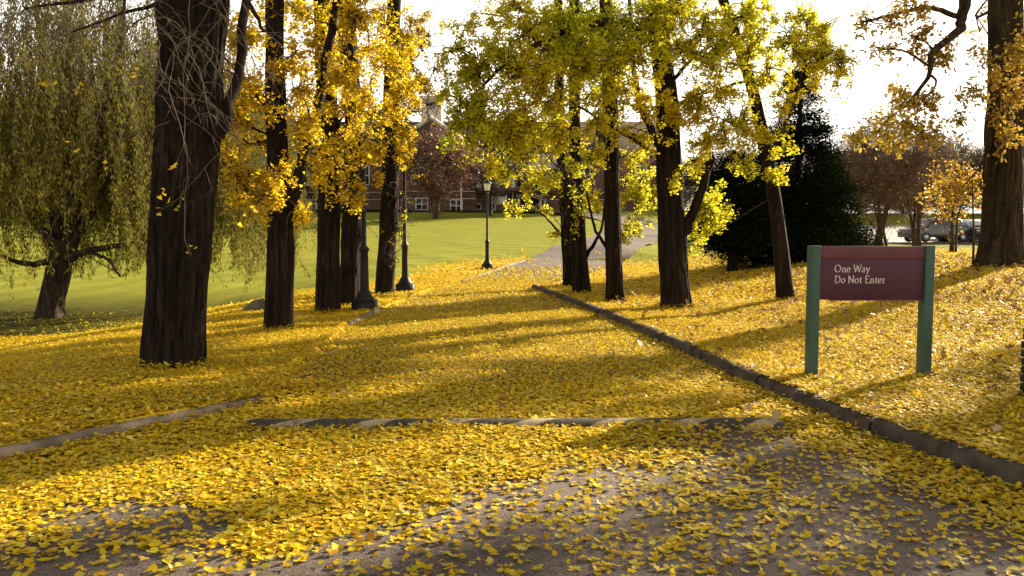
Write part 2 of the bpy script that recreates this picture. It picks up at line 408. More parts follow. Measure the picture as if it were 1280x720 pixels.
def curve_twigs(a, b, n, wob, droop, r_):
    """B curved paths from a to b (B,3) with n points"""
    t = np.linspace(0, 1, n)[None, :, None]
    p = a[:, None] * (1 - t) + b[:, None] * t
    l = np.linalg.norm(b - a, axis=1)[:, None, None]
    off = r_.normal(0, 1, (len(a), 1, 3)) * wob * l
    off2 = r_.normal(0, 1, (len(a), 1, 3)) * wob * .5 * l
    p = p + off * np.sin(np.pi * t) + off2 * np.sin(2 * np.pi * t)
    p[:, :, 2] += (droop * l[:, 0] * np.sin(np.pi * t[0, :, 0])[None])
    return p

LEAFINESS = 2.9
class Tree:
    """collects one tree: trunk, limbs, twigs and leaves, all in world coordinates, made local to the base at the end"""
    def __init__(s, name, label, cat, base, group=None, seed=0):
        s.root = empty(name, tuple(base), label, cat, group); s.base = np.array(base, float)
        s.r = np.random.default_rng(seed); s.seed = seed
        s.limb = MB(); s.twig = MB(); s.leaf = MB(); s.sk = []; s.trunks = []
    def trunk(s, path, radii, m, sides=40, rings=60, amp=.06, flare=.25, freq=(11, 19)):
        mb, c, rr = trunk_mesh(path, radii, sides, rings, amp, s.seed, flare, freq)
        s.trunks.append((mb, m))
        s.sk.append((c, rr))
    def add_limb(s, path, r0, r1, n=16, sides=8):
        c = catmull(path, n); rr = np.linspace(r0, r1, n)
        c = c + s.r.normal(0, 1, c.shape) * (rr * .25)[:, None]
        s.limb.tubes(c, rr, sides); s.sk.append((c, rr))
        return c
    def attach(s, centre, below=.35):
        best = None
        for c, rr in s.sk:
            d = c - centre
            cost = np.linalg.norm(d, axis=1) + 2.0 * np.maximum(0, d[:, 2] + below * np.linalg.norm(d[:, :2], axis=1))
            i = int(np.argmin(cost))
            if best is None or cost[i] < best[0]: best = (cost[i], c[i], rr[i])
        return best[1], best[2]
    def lobe(s, centre, rad, dens=1.0, size=.07, tpl=FAN2, twigs=None, cl=6, clr=.085, droop=-.05, bare=0, wob=.12, limb_r=None, width=None, tw_r=.008, leafy=True):
        r_ = s.r; centre = np.array(centre, float); rad = np.array(rad, float) * np.ones(3)
        a, ra = s.attach(centre)
        d = centre - a
        lr = limb_r or min(ra * .55, .012 + .014 * np.linalg.norm(d))
        end = centre + d / (np.linalg.norm(d) + 1e-6) * min(rad) * .5
        mid = a * .5 + centre * .5 + np.array([0, 0, .08 * np.linalg.norm(d)]) + r_.normal(0, .06, 3) * np.linalg.norm(d)
        c = s.add_limb([a, mid, centre, end], lr, .008, 14, 6)
        area = np.pi * max(rad[0], rad[1]) * rad[2]
        size = size * 1.03; nl = int(dens * LEAFINESS * area / (0.42 * size * size)) if leafy else 0
        nt = twigs or max(6, int(nl / cl / 11))
        # twigs reach random points of the ellipsoid
        q = r_.normal(0, 1, (nt, 3)); q /= np.linalg.norm(q, axis=1, keepdims=True); q *= r_.uniform(.12, 1.6, (nt, 1)) ** .8; q[:, 2] -= .18 * np.abs(q[:, 0])
        tgt = centre + q * rad
        i = np.clip((r_.uniform(.35, 1, nt) * 13).astype(int), 0, 13)
        st = c[i]
        n = 6
        pts = curve_twigs(st, tgt, n, wob, droop, r_)
        s.twig.tubes(pts, np.linspace(tw_r * 1.6, tw_r * .5, n)[None] * np.ones((nt, 1)), 4)
        # side twigs
        ns = nt * 2
        k = r_.integers(0, nt, ns); f = r_.uniform(.3, .95, ns)
        p0 = np.array([np.interp(f, [0, 1], [0, 1])]).T
        ii = f * (n - 1); i0 = np.minimum(ii.astype(int), n - 2); u = (ii - i0)[:, None]
        p0 = pts[k, i0] * (1 - u) + pts[k, i0 + 1] * u
        dr = r_.normal(0, 1, (ns, 3)); dr /= np.linalg.norm(dr, axis=1, keepdims=True)
        p1 = p0 + dr * (rad.mean() * .28) * r_.uniform(.4, 1.2, (ns, 1)) + np.array([0, 0, droop])
        pts2 = curve_twigs(p0, p1, 4, wob, droop, r_)
        s.twig.tubes(pts2, np.linspace(tw_r * .9, tw_r * .4, 4)[None] * np.ones((ns, 1)), 3)
        if nl:
            nc = max(1, nl // cl)
            pick = r_.random(nc) < .45
            k = r_.integers(0, nt, nc); f = r_.uniform(.25, 1, nc) * (n - 1); i0 = np.minimum(f.astype(int), n - 2); u = (f - i0)[:, None]
            ca = pts[k, i0] * (1 - u) + pts[k, i0 + 1] * u
            k = r_.integers(0, ns, nc); f = r_.uniform(.1, 1, nc) * 3; i0 = np.minimum(f.astype(int), 2); u = (f - i0)[:, None]
            cb = pts2[k, i0] * (1 - u) + pts2[k, i0 + 1] * u
            cc = np.where(pick[:, None], ca, cb)
            pos = np.repeat(cc, cl, 0) + r_.normal(0, clr * .55, (nc * cl, 3))
            s.put(pos, size, tpl, width)
    def put(s, pos, size, tpl=FAN2, width=None, tilt=(-1.3, .5)):
        r_ = s.r; m = len(pos)
        fr = rot_frames(r_.uniform(0, 2 * np.pi, m), r_.uniform(*tilt, m), r_.normal(0, .6, m))
        leaves(s.leaf, pos, fr, size * r_.uniform(.65, 1.2, m), tpl, width)
    def finish(s, m_limb, m_twig, m_leaf, crown='crown'):
        out = []
        mb, m = s.trunks[0]; out.append(mb.build('trunk', m, s.root, True, (s.limb, m_limb)))
        if s.twig.n or s.leaf.n: out.append(s.twig.build(crown, m_twig, s.root, False, (s.leaf, m_leaf or m_twig)))
        for o in out:
            o.data.transform(Matrix.Translation(-Vector(s.base)))
        return s.root

# ------------------------------------------------------------------ leaf cover (shared by the ground sheet and the litter)
def vnoise(x, y, sc_, seed=0):
    r_ = np.random.default_rng(seed); T = r_.random((64, 64))
    X = np.asarray(x) / sc_; Y = np.asarray(y) / sc_
    i = np.floor(X).astype(int); j = np.floor(Y).astype(int); u = X - i; v = Y - j
    u = u * u * (3 - 2 * u); v = v * v * (3 - 2 * v)
    g = lambda a, b: T[a % 64, b % 64]
    return (g(i, j) * (1 - u) + g(i + 1, j) * u) * (1 - v) + (g(i, j + 1) * (1 - u) + g(i + 1, j + 1) * u) * v

def cover(x, y):
    """0..1 leaf cover of the verges"""
    x = np.asarray(x, float); y = np.asarray(y, float)
    wob = (vnoise(x, y, 2.5, 3) - .5) * 2.2
    xl = np.interp(y, [0, 17, 19, 22.5, 28, 36, 44], [-18, -17, -10, -6.0, -4.8, -3.2, -1.5])
    left = smooth(-1.6, 1.2, x - xl + wob)
    left = np.maximum(left, .24 * smooth(5, 8, -x) * (1 - smooth(21, 27, y)) * (.3 + 1.4 * vnoise(x, y, 1.7, 31)))
    far = 1 - smooth(34, 47, y + wob * 2 - np.clip(x - 6, 0, 12) * .25)
    right = 1 - .45 * smooth(9, 16, x) * smooth(24, 34, y)
    mound = 1 - .75 * np.exp(-(((x - 6.0) / 3.0) ** 2 + ((y - 43) / 7.0) ** 2))
    return np.clip(left * np.maximum(far, .25 * smooth(10, 20, x) * (1 - smooth(55, 75, y))) * right * mound, 0, 1)

def on_road(x, y): return (x < kr(y)) & (x > kl(y)) & (y < 40)
def road_cover(x, y):
    n = .45 * vnoise(x, y, 1.1, 5) + .33 * vnoise(x, y, .40, 6) + .22 * vnoise(x, y, .16, 8)
    base = smooth(3.9, 5.9, y + .42 * np.clip(-x - .3, -2.4, 2.0) + (n - .5) * 5.0)
    side = smooth(.9, .1, kr(y) - x) * .75
    far = 1 - smooth(33, 37, y + (n - .5) * 3)
    return np.clip(np.maximum(base, side) * .95 + .075, 0, 1) * far + .02

# ------------------------------------------------------------------ the setting
def build_setting():
    # the ground sheet
    def graded(lo, hi, fine, step, far):
        a = list(np.arange(lo, hi + 1e-6, step)); b = [a[-1]]; s = step
        while b[-1] < far[1]: s *= 1.13; b.append(b[-1] + s)
        c = [a[0]]; s = step
        while c[-1] > far[0]: s *= 1.13; c.append(c[-1] - s)
        return np.array(c[:0:-1] + a + b[1:])
    xs = graded(-6, 6, 0, .08, (-700, 700)); ys = graded(-2, 41, 0, .16, (-60, 1500))
    X, Y = np.meshgrid(xs, ys); Z = ground(X, Y)
    # the far road is laid on the sheet: nothing to cut; beyond 100 m the land rolls gently
    nx, ny = len(xs), len(ys)
    idx = np.arange(nx * ny).reshape(ny, nx)
    q = np.stack([idx[:-1, :-1], idx[:-1, 1:], idx[1:, 1:], idx[1:, :-1]], -1).reshape(-1, 4)
    mb = MB(); mb.add(np.stack([X, Y, Z], -1).reshape(-1, 3), q)
    o = mb.build('ground', M['ground'], None, True); tag(o, kind='structure')
    cv = cover(X, Y)
    dull = np.clip(smooth(6, 12, -X) * (1 - smooth(26, 34, Y)) + .55 * smooth(9, 14, X) * (1 - smooth(55, 80, Y)), 0, 1)  # where the grass is dull, with the painted shade around the willow
    at = o.data.color_attributes.new('cover', 'FLOAT_COLOR', 'POINT')
    col = np.stack([cv, dull, 0 * cv, 1 + 0 * cv], -1).astype(np.float32).reshape(-1)
    at.data.foreach_set('color', col)
    # driveway, near part between the kerbs
    yy = np.concatenate([np.arange(-8, 40.01, .4)]); us = np.linspace(0, 1, 9)
    yl, yr = kl(yy), kr(yy)
    V = np.stack([yl[:, None] * (1 - us) + yr[:, None] * us, yy[:, None] * np.ones(9), H0(yy)[:, None] + .035 * (1 - (2 * us - 1) ** 2)[None]], -1)
    # the far part follows its own centre line
    c = catmull(np.c_[FAR, np.zeros(len(FAR))], 80)[:, :2]
    t = np.gradient(c, axis=0); t /= np.linalg.norm(t, axis=1, keepdims=True); nrm = np.stack([t[:, 1], -t[:, 0]], 1)
    hw = 2.55
    V2 = np.zeros((len(c), 9, 3)); 
    for k, u in enumerate(us):
        p = c + nrm * ((2 * u - 1) * hw)[None] if False else c + nrm * ((2 * u - 1) * hw)
        V2[:, k, :2] = p
    V2[:, :, 2] = np.maximum(hill(V2[..., 0], V2[..., 1]), hill(c[:, 0], c[:, 1])[:, None]) + .03
    V2[0] = V[-1]
    W = np.concatenate([V, V2[1:]]); n = len(W)
    idx = np.arange(n * 9).reshape(n, 9)
    q = np.stack([idx[:-1, :-1], idx[:-1, 1:], idx[1:, 1:], idx[1:, :-1]], -1).reshape(-1, 4)
    mb = MB(); mb.add(W.reshape(-1, 3), q); o = mb.build('driveway', M['asphalt'], None, True); tag(o, kind='structure')
    # kerbs, of separate stones a little out of line
    def kerb(fn, y0, y1, side, m, name, sink=0, height=.145):
        mb = MB(); y = y0; r_ = np.random.default_rng(int(abs(y0) * 10) + 3)
        while y < y1:
            e = min(y + r_.uniform(1.5, 2.2), y1); ys_ = np.linspace(y + .008, e - .008, 10)
            x = fn(ys_); dx = np.gradient(x, ys_); nn = np.stack([np.ones_like(x), -dx], 1); nn /= np.linalg.norm(nn, axis=1, keepdims=True); nn *= side
            j = r_.normal(0, .008); hz = r_.normal(0, .007) + height - sink
            prof = [(0, -.12), (.004, hz - .025), (.03, hz), (.14, hz + .004), (.16, hz - .02), (.165, -.12)]
            rings = []
            for (w, z) in prof:
                w = w * (1 if side > 0 else .55)
                wv = r_.normal(0, .003, len(x))
                rings.append(np.stack([x + nn[:, 0] * (w + j + wv), ys_ + nn[:, 1] * (w + j + wv), H0(ys_) + z + r_.normal(0, .003, len(x))], -1))
            Rr = np.stack(rings, 1); k = len(prof); idx = np.arange(len(x) * k).reshape(len(x), k)
            q = np.stack([idx[:-1, :-1], idx[:-1, 1:], idx[1:, 1:], idx[1:, :-1]], -1).reshape(-1, 4)
            if side < 0: q = q[:, ::-1]
            mb.add(Rr.reshape(-1, 3), q, [list(idx[0, :]), list(idx[-1, ::-1])])
            y = e
        o = mb.build(name, m); tag(o, kind='structure'); return o
    kerb(kr, -1, 24.3, 1, M['kerb'], 'kerb')
    kerb(kl, 1.5, 7.6, -1, M['kerb_pale'], 'kerb', .055)
    kerb(kl, 13.9, 17.2, -1, M['kerb_pale'], 'kerb', .055)
    kerb(kl, 28, 40, -1, M['kerb_pale'], 'kerb', .08)
    # parking lot up on the far rise
    xs_ = np.linspace(15, 75, 31); ys_ = np.linspace(53, 74, 12); X, Y = np.meshgrid(xs_, ys_); Z = hill(X, Y) + .05
    idx = np.arange(X.size).reshape(X.shape); q = np.stack([idx[:-1, :-1], idx[:-1, 1:], idx[1:, 1:], idx[1:, :-1]], -1).reshape(-1, 4)
    mb = MB(); mb.add(np.stack([X, Y, Z], -1).reshape(-1, 3), q); tag(mb.build('parking_lot', M['lot'], None, True), kind='structure')
build_setting()

FEET = [(G(px, py)[0], G(px, py)[1], w_ * G(px, py)[1] / 2000.) for px, py, w_ in ((217, 456, 70), (348, 411, 32), (410, 390, 28), (437, 380, 25), (481, 368, 21), (845, 383, 36), (770, 376, 23), (728, 366, 21), (982, 374, 25), (1252, 333, 60))]
def litter():
    r_ = np.random.default_rng(11)
    def field(y0, y1, dens, margin=1.6):
        A = (y1 - y0) * 2 * (.72 * y1 + margin); n = int(A * dens)
        y = r_.uniform(y0, y1, n); x = r_.uniform(-1, 1, n) * (.72 * y1 + margin)
        k = np.abs(x) < .72 * y + margin; return x[k], y[k]
    near, far, oak = MB(), MB(), MB()
    def zat(x, y):
        u = np.clip((x - kl(y)) / (kr(y) - kl(y)), 0, 1)
        kb = (np.abs(x - kr(y) - .085) < .08) & (y < 24.2) & (y > -1)
        kb2 = (np.abs(x - kl(y) + .045) < .044) & (y < 24)
        z = np.where(on_road(x, y), H0(y) + .035 * (1 - (2 * u - 1) ** 2) + .003, ground(x, y))
        return np.where(kb, H0(y) + .150, np.where(kb2, H0(y) + np.where((y > 7.3) & ~((y > 13.8) & (y < 17.3)), .125, .095), z))
    def put(mb, x, y, size, tpl, tl):
        m = len(x)
        rd = on_road(x, y)
        # drift a little heap against the kerbs
        heap = (.05 + .10 * (x < 0) * smooth(7.0, 7.8, y) * (1 - smooth(13.2, 14, y) * (1 - smooth(17, 17.8, y)))) * np.exp(-np.minimum(np.abs(x - kr(y)), np.abs(x - kl(y))) / .18) * rd
        heap = heap + .085 * np.exp(-np.abs(y - 6.38) / .07) * smooth(.42, .62, vnoise(x + 3, y * 0, .33, 23)) * (np.abs(x) < 2.3)
        for fx, fy, fr_ in FEET: heap = heap + .09 * np.exp(-np.maximum(np.hypot(x - fx, y - fy) - fr_, 0) / .16)
        z = zat(x, y) + np.where(rd, .35 + .65 * smooth(4.5, 7, y), 1) * r_.uniform(0, 1, m) ** 2 * .035 + heap * r_.uniform(0, 1, m) + .004
        fr = rot_frames(r_.uniform(0, 6.283, m), np.abs(r_.normal(0, tl, m)) * r_.choice([-.3, 1], m), r_.normal(0, tl, m) * np.where(r_.random(m) < .12, 3.5, 1))
        leaves(mb, np.stack([x, y, z], 1), fr, size * np.clip(r_.normal(.92, .24, m), .4, 1.5), tpl)
    def keep(x, y, dens_fn=None):
        c = np.where(on_road(x, y), road_cover(x, y), cover(x, y) ** 1.5)
        kb = (np.abs(x - kr(y) - .08) < .10) | ((np.abs(x - kl(y) + .08) < .10))
        leftk = (np.abs(x - kl(y) + .08) < .12)
        hid = np.where(leftk, np.where((y > 7.3) & ~((y > 13.8) & (y < 17.3)), 1.0, .10 + .5 * smooth(.5, .75, vnoise(x, y, .4, 14))), .75 * (1 - .5 * smooth(10, 20, y)) * smooth(.02, .12, x - kr(y)) * (.2 + 1.3 * vnoise(x, y, .6, 12)))
        c = np.where(kb, hid, c)
        # keep the crest of the speed bump half clear
        sb = (y > 6.40) & (y < 6.74) & (np.abs(x) < 2.35)
        c = np.where(sb, np.where(x > .2, .34, np.where(x > -1.1, .8, .85)) * (.25 + vnoise(x, y, .30, 21) * 1.6), c)
        return r_.random(len(x)) < c
    x, y = field(2.2, 8.5, 2800); k = keep(x, y); put(near, x[k], y[k], .038, FAN6, .17)
    x, y = field(8.5, 17, 1700); k = keep(x, y); put(far, x[k], y[k], .042, FAN2, .25)
    x, y = field(17, 30, 420); k = keep(x, y); put(far, x[k], y[k], .062, FAN2, .34)
    x, y = field(30, 50, 60); k = keep(x, y); put(far, x[k], y[k], .11, FAN2, .45)
    # brown oak leaves on the verge below the oak
    def oakfield(y0, y1, dens):
        n = int((y1 - y0) * 26 * dens); yy = r_.uniform(y0, y1, n); xx = r_.uniform(0, 26, n)
        p = np.exp(-(((xx - 11) / 7) ** 2 + ((yy - 17) / 10) ** 2)) + .03
        k = (r_.random(n) < p) & (xx > kr(yy) - .8) & (np.abs(xx) < .75 * yy + 2); return xx[k], yy[k]
    x, y = oakfield(3, 14, 38); put(oak, x, y, .11, OAK, .45)
    x, y = oakfield(14, 34, 22); put(oak, x, y, .14, OAK, .5)
    # a few strays on the asphalt and the bank
    x, y = field(3, 16, .8); put(oak, x, y, .10, OAK, .4)
    off = near.n; near.v += far.v; near.f += [f + off for f in far.f]; near.n += far.n
    tag(near.build('fallen_leaves', M['litter']), 'carpet of yellow ginkgo leaves over the drive and the verges', 'leaves', None, 'stuff')
    tag(oak.build('brown_fallen_leaves', M['oaklitter']), 'scattered brown oak leaves on the verge around the sign', 'leaves', None, 'stuff')
litter()

# ------------------------------------------------------------------ trees
def top(t, spec, size=.15, dens=.12):
    for (x, y, z, rr) in spec: t.lobe(t.base + np.array([x, y, z]), (rr, rr, rr * .6), dens=dens, size=size, cl=4, clr=.22, tw_r=.012)
def px_lobe(t, px, py, rx, ry, d, dd=None, **k):
    """a lobe of foliage whose centre and size come from its place at distance d"""
    c = P(px, py, d); s = d / 1000.
    t.lobe(c, (rx * s, (dd if dd else max(rx, ry) * s), ry * s), **k)

def trunk_px(t, pts, d, widths, m, zfoot=True, **k):
    base = t.base
    widths = np.interp(np.linspace(0, 1, len(pts) + 1), np.linspace(0, 1, len(widths)), widths)
    path = [base + np.array([0, 0, -.15])] + [P(px, py, d + dy) for px, py, dy in pts]
    t.trunk(path, [w * d / 2000. for w in widths], m, **k)

AV = 'ginkgo trees lining the leaf-covered drive'
def T(name, label, px, py, seed, group=AV, cat='tree'):
    b = G(px, py); return Tree(name, label, cat, b, group, seed), b[1]

# big bare trunk nearest the eye
t, d = T('ginkgo_tree', 'thickest dark furrowed trunk standing near the drive mouth, bare drooping twigs across it', 217, 456, 1)
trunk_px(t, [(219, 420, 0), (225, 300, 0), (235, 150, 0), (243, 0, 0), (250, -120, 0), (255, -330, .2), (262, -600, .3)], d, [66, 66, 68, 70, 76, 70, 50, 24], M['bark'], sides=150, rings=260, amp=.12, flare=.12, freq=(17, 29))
t.add_limb([P(258, 190, d), P(275, 165, d - .1), P(288, 140, d - .1), P(300, 60, d), P(320, -80, d)], .075, .05)
t.add_limb([P(248, -90, d), P(190, -14, d - .6), P(120, -2, d - .9), P(30, 10, d - 1.1)], .05, .010)
t.add_limb([P(250, -100, d), P(215, -10, d - 1.2), P(160, 14, d - 1.5), P(90, 40, d - 1.8)], .035, .006)
t.add_limb([P(262, -100, d), P(300, -20, d - .8), P(330, 40, d - 1.2)], .06, .012)
r_ = np.random.default_rng(5)
# long drooping bare twigs with short side spurs
def droopers(t, n, xr, yr, d, ln, r0=.004):
    pts = []
    for i in range(n):
        x0 = r_.uniform(*xr); y0 = r_.uniform(*yr); dd = d + r_.uniform(-1.2, .3); l = r_.uniform(*ln)
        p = P(x0, y0, dd); az = r_.uniform(0, 6.283); el = r_.uniform(-.5, .35); q = [p]
        for k in range(11):
            az += r_.normal(0, .22); el += (-1.25 - el) * .16 + r_.normal(0, .16)
            if k > 8: el += .35
            p = p + np.array([math.cos(az) * math.cos(el), .5 * math.sin(az) * math.cos(el), math.sin(el)]) * l / 11; q.append(p)
        pts.append(q)
    pts = np.array(pts); m = pts.shape[1]
    t.twig.tubes(pts, np.linspace(r0, r0 * .4, m)[None] * np.ones((n, 1)), 5)
    ns = n * 3; k = r_.integers(0, n, ns); i = r_.integers(1, m - 1, ns); a = pts[k, i]
    b = a + (pts[k, np.minimum(i + 1, m - 1)] - a) * 1.2 + r_.normal(0, .11, (ns, 3)) + np.array([0, 0, -.05])
    t.twig.tubes(curve_twigs(a, b, 5, .14, .05, r_), np.linspace(r0 * .6, r0 * .3, 5)[None] * np.ones((ns, 1)), 3)
    return pts
droopers(t, 48, (40, 300), (-70, 20), d, (.6, 2.6))
droopers(t, 60, (-60, 200), (-10, 40), d - 1.2, (.5, 1.3))
tips = droopers(t, 22, (200, 330), (-60, 160), d - .5, (.8, 2.6))
t.put(np.repeat(tips[:16, -1], 3, 0) + r_.normal(0, .03, (48, 3)), .06)
for (px, py) in ((108, 58), (100, 107), (175, 95), (205, 240), (210, 255), (240, 310), (128, 25), (60, 105)):
    q = P(px, py, d - 1.0); t.put(q + r_.normal(0, .035, (4, 3)), .06)
# crown above the frame: thin, most leaves are down
for (x, y, z, rr) in ((-1.2, 1, 9.5, 2.0), (1.2, -.6, 10.5, 2.0), (0, 1, 12.5, 2.2)):
    t.lobe(t.base + np.array([x, y, z]), rr, dens=.25, size=.12)
t.finish(M['bark'], M['twig'], M['gold'])

# the row of golden ginkgos
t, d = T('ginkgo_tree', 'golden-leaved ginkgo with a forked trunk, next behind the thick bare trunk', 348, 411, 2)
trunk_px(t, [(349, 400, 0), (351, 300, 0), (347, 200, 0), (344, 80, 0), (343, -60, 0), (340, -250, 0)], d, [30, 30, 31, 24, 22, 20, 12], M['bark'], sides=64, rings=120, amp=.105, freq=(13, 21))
t.add_limb([P(358, 285, d), P(372, 230, d - .1), P(388, 170, d - .1), P(405, 100, d - .1), P(420, 0, d), P(428, -120, d)], .12, .05, 26, 12)
t.add_limb([P(346, 150, d), P(305, 100, d - .4), P(270, 60, d - .8)], .045, .012)
for a in ((300, 215, 38, 50, -.6, .8), (335, 245, 34, 30, -.7, .8), (285, 150, 30, 45, -.4, .55), (300, 45, 38, 40, -.5, .5), (385, 150, 42, 45, -.8, .8), (365, 70, 35, 40, -.3, .5), (420, 190, 38, 32, -1.0, .9), (425, 95, 40, 45, -.6, .8), (330, 120, 30, 30, .5, .35), (375, 265, 24, 18, -.5, .8), (440, 25, 50, 45, -.2, .9), (355, -10, 60, 30, .2, .6), (295, 95, 34, 36, -.7, .7), (318, 40, 36, 34, .4, .6), (315, 180, 36, 34, .3, .7), (325, 120, 34, 34, -.9, .4), (375, 110, 36, 40, .5, .6), (300, 250, 30, 26, .2, .5), (350, 215, 30, 26, -.9, .5)):
    px_lobe(t, *a[:4], d + a[4], dens=a[5], size=.062)
top(t, ((.2, .3, 7.8, 2.2), (-1.8, -.5, 9, 2.4), (1.2, 1, 10.5, 2.4), (.4, 0, 13, 2.4)))
t.finish(M['bark'], M['twig_dark'], M['gold'])

t, d = T('ginkgo_tree', 'straight golden ginkgo trunk beside the tallest-looking black lamp post', 410, 390, 3)
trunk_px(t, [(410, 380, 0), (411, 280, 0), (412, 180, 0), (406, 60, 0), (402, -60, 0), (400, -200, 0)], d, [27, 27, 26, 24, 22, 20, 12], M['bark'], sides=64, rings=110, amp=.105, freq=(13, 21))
for a in ((405, 50, 34, 50, -.6, .8), (450, 120, 40, 40, -1.2, 1.0), (390, 215, 25, 30, -.6, .5), (470, 190, 34, 32, -1.6, .9), (445, 240, 28, 18, -1.4, .9), (380, 10, 40, 30, .3, .6), (490, 60, 34, 45, -1.0, .8)):
    px_lobe(t, *a[:4], d + a[4], dens=a[5], size=.062)
top(t, ((0, .3, 8.6, 2.4), (1.8, -.5, 10, 2.4), (-1, .5, 12, 2.5)))
t.finish(M['bark'], M['twig_dark'], M['gold'])

t, d = T('ginkgo_tree', 'dark ginkgo trunk half hidden between the straight trunk and the lamp post', 437, 380, 4)
trunk_px(t, [(437, 370, 0), (440, 280, 0), (444, 180, 0), (436, 60, 0), (430, -60, 0), (430, -180, 0)], d, [24, 24, 24, 22, 20, 18, 12], M['bark'], sides=48, rings=90, amp=.105, freq=(13, 21))
for a in ((470, 140, 30, 40, .4, .6), (430, 60, 45, 50, .6, .6), (505, 110, 24, 38, .2, .7)):
    px_lobe(t, *a[:4], d + a[4], dens=a[5], size=.065)
top(t, ((0, .2, 9, 2.6), (.6, -.3, 12, 2.4)))
t.finish(M['bark'], M['twig_dark'], M['gold'])

t, d = T('ginkgo_tree', 'slim ginkgo trunk ringed by bare twigs, last before the lawn lamp', 481, 368, 5)
trunk_px(t, [(481, 358, 0), (486, 270, 0), (489, 180, 0), (490, 80, 0), (494, -40, 0), (496, -140, 0)], d, [20, 20, 21, 20, 17, 14, 10], M['bark'], sides=48, rings=90, amp=.105, freq=(13, 21))
for a in ((510, 60, 22, 50, -.5, .5), (500, 190, 20, 40, -.3, .18), (478, 30, 30, 40, -.6, .6), (515, 140, 20, 26, -.2, .45), (505, 165, 26, 34, -.3, .5), (530, 100, 22, 34, -.3, .4), (525, 30, 26, 30, -.4, .4)):
    px_lobe(t, *a[:4], d + a[4], dens=a[5], size=.068)
for a in ((490, 320, 14, 26), (498, 285, 16, 30), (502, 245, 20, 30), (520, 205, 28, 26), (515, 165, 26, 30), (540, 130, 34, 30), (548, 85, 34, 34), (560, 180, 34, 24), (530, 55, 30, 30)):
    px_lobe(t, *a, d - .3, dens=.03, size=.068, twigs=22, tw_r=.007, wob=.2)
top(t, ((0, .2, 9, 2.5), (.6, -.3, 12, 2.4)), dens=.12)
t.finish(M['bark'], M['twig_dark'], M['gold'])

# the row on the sign's side
t, d = T('ginkgo_tree', 'thick dark ginkgo trunk with a stubby upturned side limb, greenish-yellow crown over the drive', 845, 383, 6)
trunk_px(t, [(844, 370, 0), (840, 290, 0), (836, 200, 0), (833, 120, 0), (826, 60, 0), (820, -40, 0), (818, -220, 0)], d, [34, 34, 33, 30, 26, 24, 20, 12], M['bark'], sides=72, rings=120, amp=.105, freq=(13, 21))
t.add_limb([P(850, 300, d), P(862, 275, d), P(876, 245, d), P(882, 220, d), P(884, 190, d), P(880, 165, d)], .13, .05, 22, 10)
t.add_limb([P(878, 235, d), P(890, 205, d), P(892, 190, d)], .05, .02)
t.add_limb([P(838, 200, d), P(815, 165, d - .2), P(798, 120, d - .3), P(790, 60, d - .4), P(786, -20, d - .4)], .10, .035, 20)
t.add_limb([P(832, 205, d), P(800, 180, d - .5), P(750, 150, d - 1.0), P(700, 118, d - 1.4)], .055, .015)
t.add_limb([P(826, 60, d), P(780, 30, d - 1.2), P(720, 35, d - 2.2), P(640, 75, d - 3.0), P(590, 120, d - 3.2)], .10, .02, 24)
t.add_limb([P(832, 110, d), P(870, 70, d - .3), P(920, 40, d - .6)], .05, .015)
for a in ((825, 25, 55, 45, -.8, 1.3), (760, 30, 60, 42, -1.4, 1.4), (765, 105, 40, 45, -1.2, 1.0), (700, 60, 55, 42, -2.3, 1.4), (645, 85, 48, 45, -3.0, 1.4), (598, 125, 34, 38, -3.2, 1.25), (575, 60, 34, 24, -3.3, .7), (640, 150, 40, 30, -3.1, .9), (660, 35, 50, 28, -2.6, .9), (690, 125, 34, 34, -2.0, .6), (800, 170, 36, 28, -.6, .5),
          (870, 120, 34, 42, -.6, .8), (900, 60, 40, 45, -.8, .8), (845, 145, 26, 26, -.9, .9), (885, 260, 30, 40, .6, .9), (865, 200, 34, 28, -.4, .6), (740, 190, 40, 26, -1.2, .55), (700, 215, 36, 24, -1.2, .4), (620, 200, 36, 26, -2.6, .4), (840, 5, 40, 40, -1.6, .9), (930, 20, 50, 40, -.6, .7), (610, 75, 46, 34, -3.2, .9), (680, 100, 44, 36, -2.6, .9), (735, 80, 44, 36, -2.0, .9), (720, 20, 60, 30, -2.4, .9), (790, 70, 44, 40, -1.6, .8), (855, 60, 44, 40, -1.2, .8), (635, 170, 34, 24, -2.9, .6), (800, 130, 44, 30, -1.2, .6), (890, 170, 40, 34, -.8, .6), (630, 20, 40, 20, -2.8, .5), (870, 300, 20, 14, .5, .5), (600, 152, 42, 34, -3.2, 1.5), (655, 150, 40, 36, -2.8, 1.1), (572, 140, 22, 34, -3.2, .7), (700, 165, 36, 34, -2.2, .8), (590, 90, 40, 30, -3.2, .9), (588, 30, 32, 22, -3.2, .5), (640, 5, 50, 24, -2.8, .7), (560, 112, 24, 26, -3.3, .5), (690, 20, 44, 30, -2.2, .6), (900, 110, 40, 34, -.9, .6), (880, 30, 44, 34, -1.2, .6), (745, 150, 36, 30, -1.6, .6)):
    px_lobe(t, *a[:4], d + a[4], dens=a[5], size=.064)
top(t, ((-1.2, -1, 8.2, 2.6), (1.4, .5, 9.5, 2.6), (-2.6, .5, 10.5, 2.4), (0, -2.4, 10.5, 2.4), (0, .4, 13, 2.8)))
t.finish(M['bark'], M['twig_dark'], M['lime'])

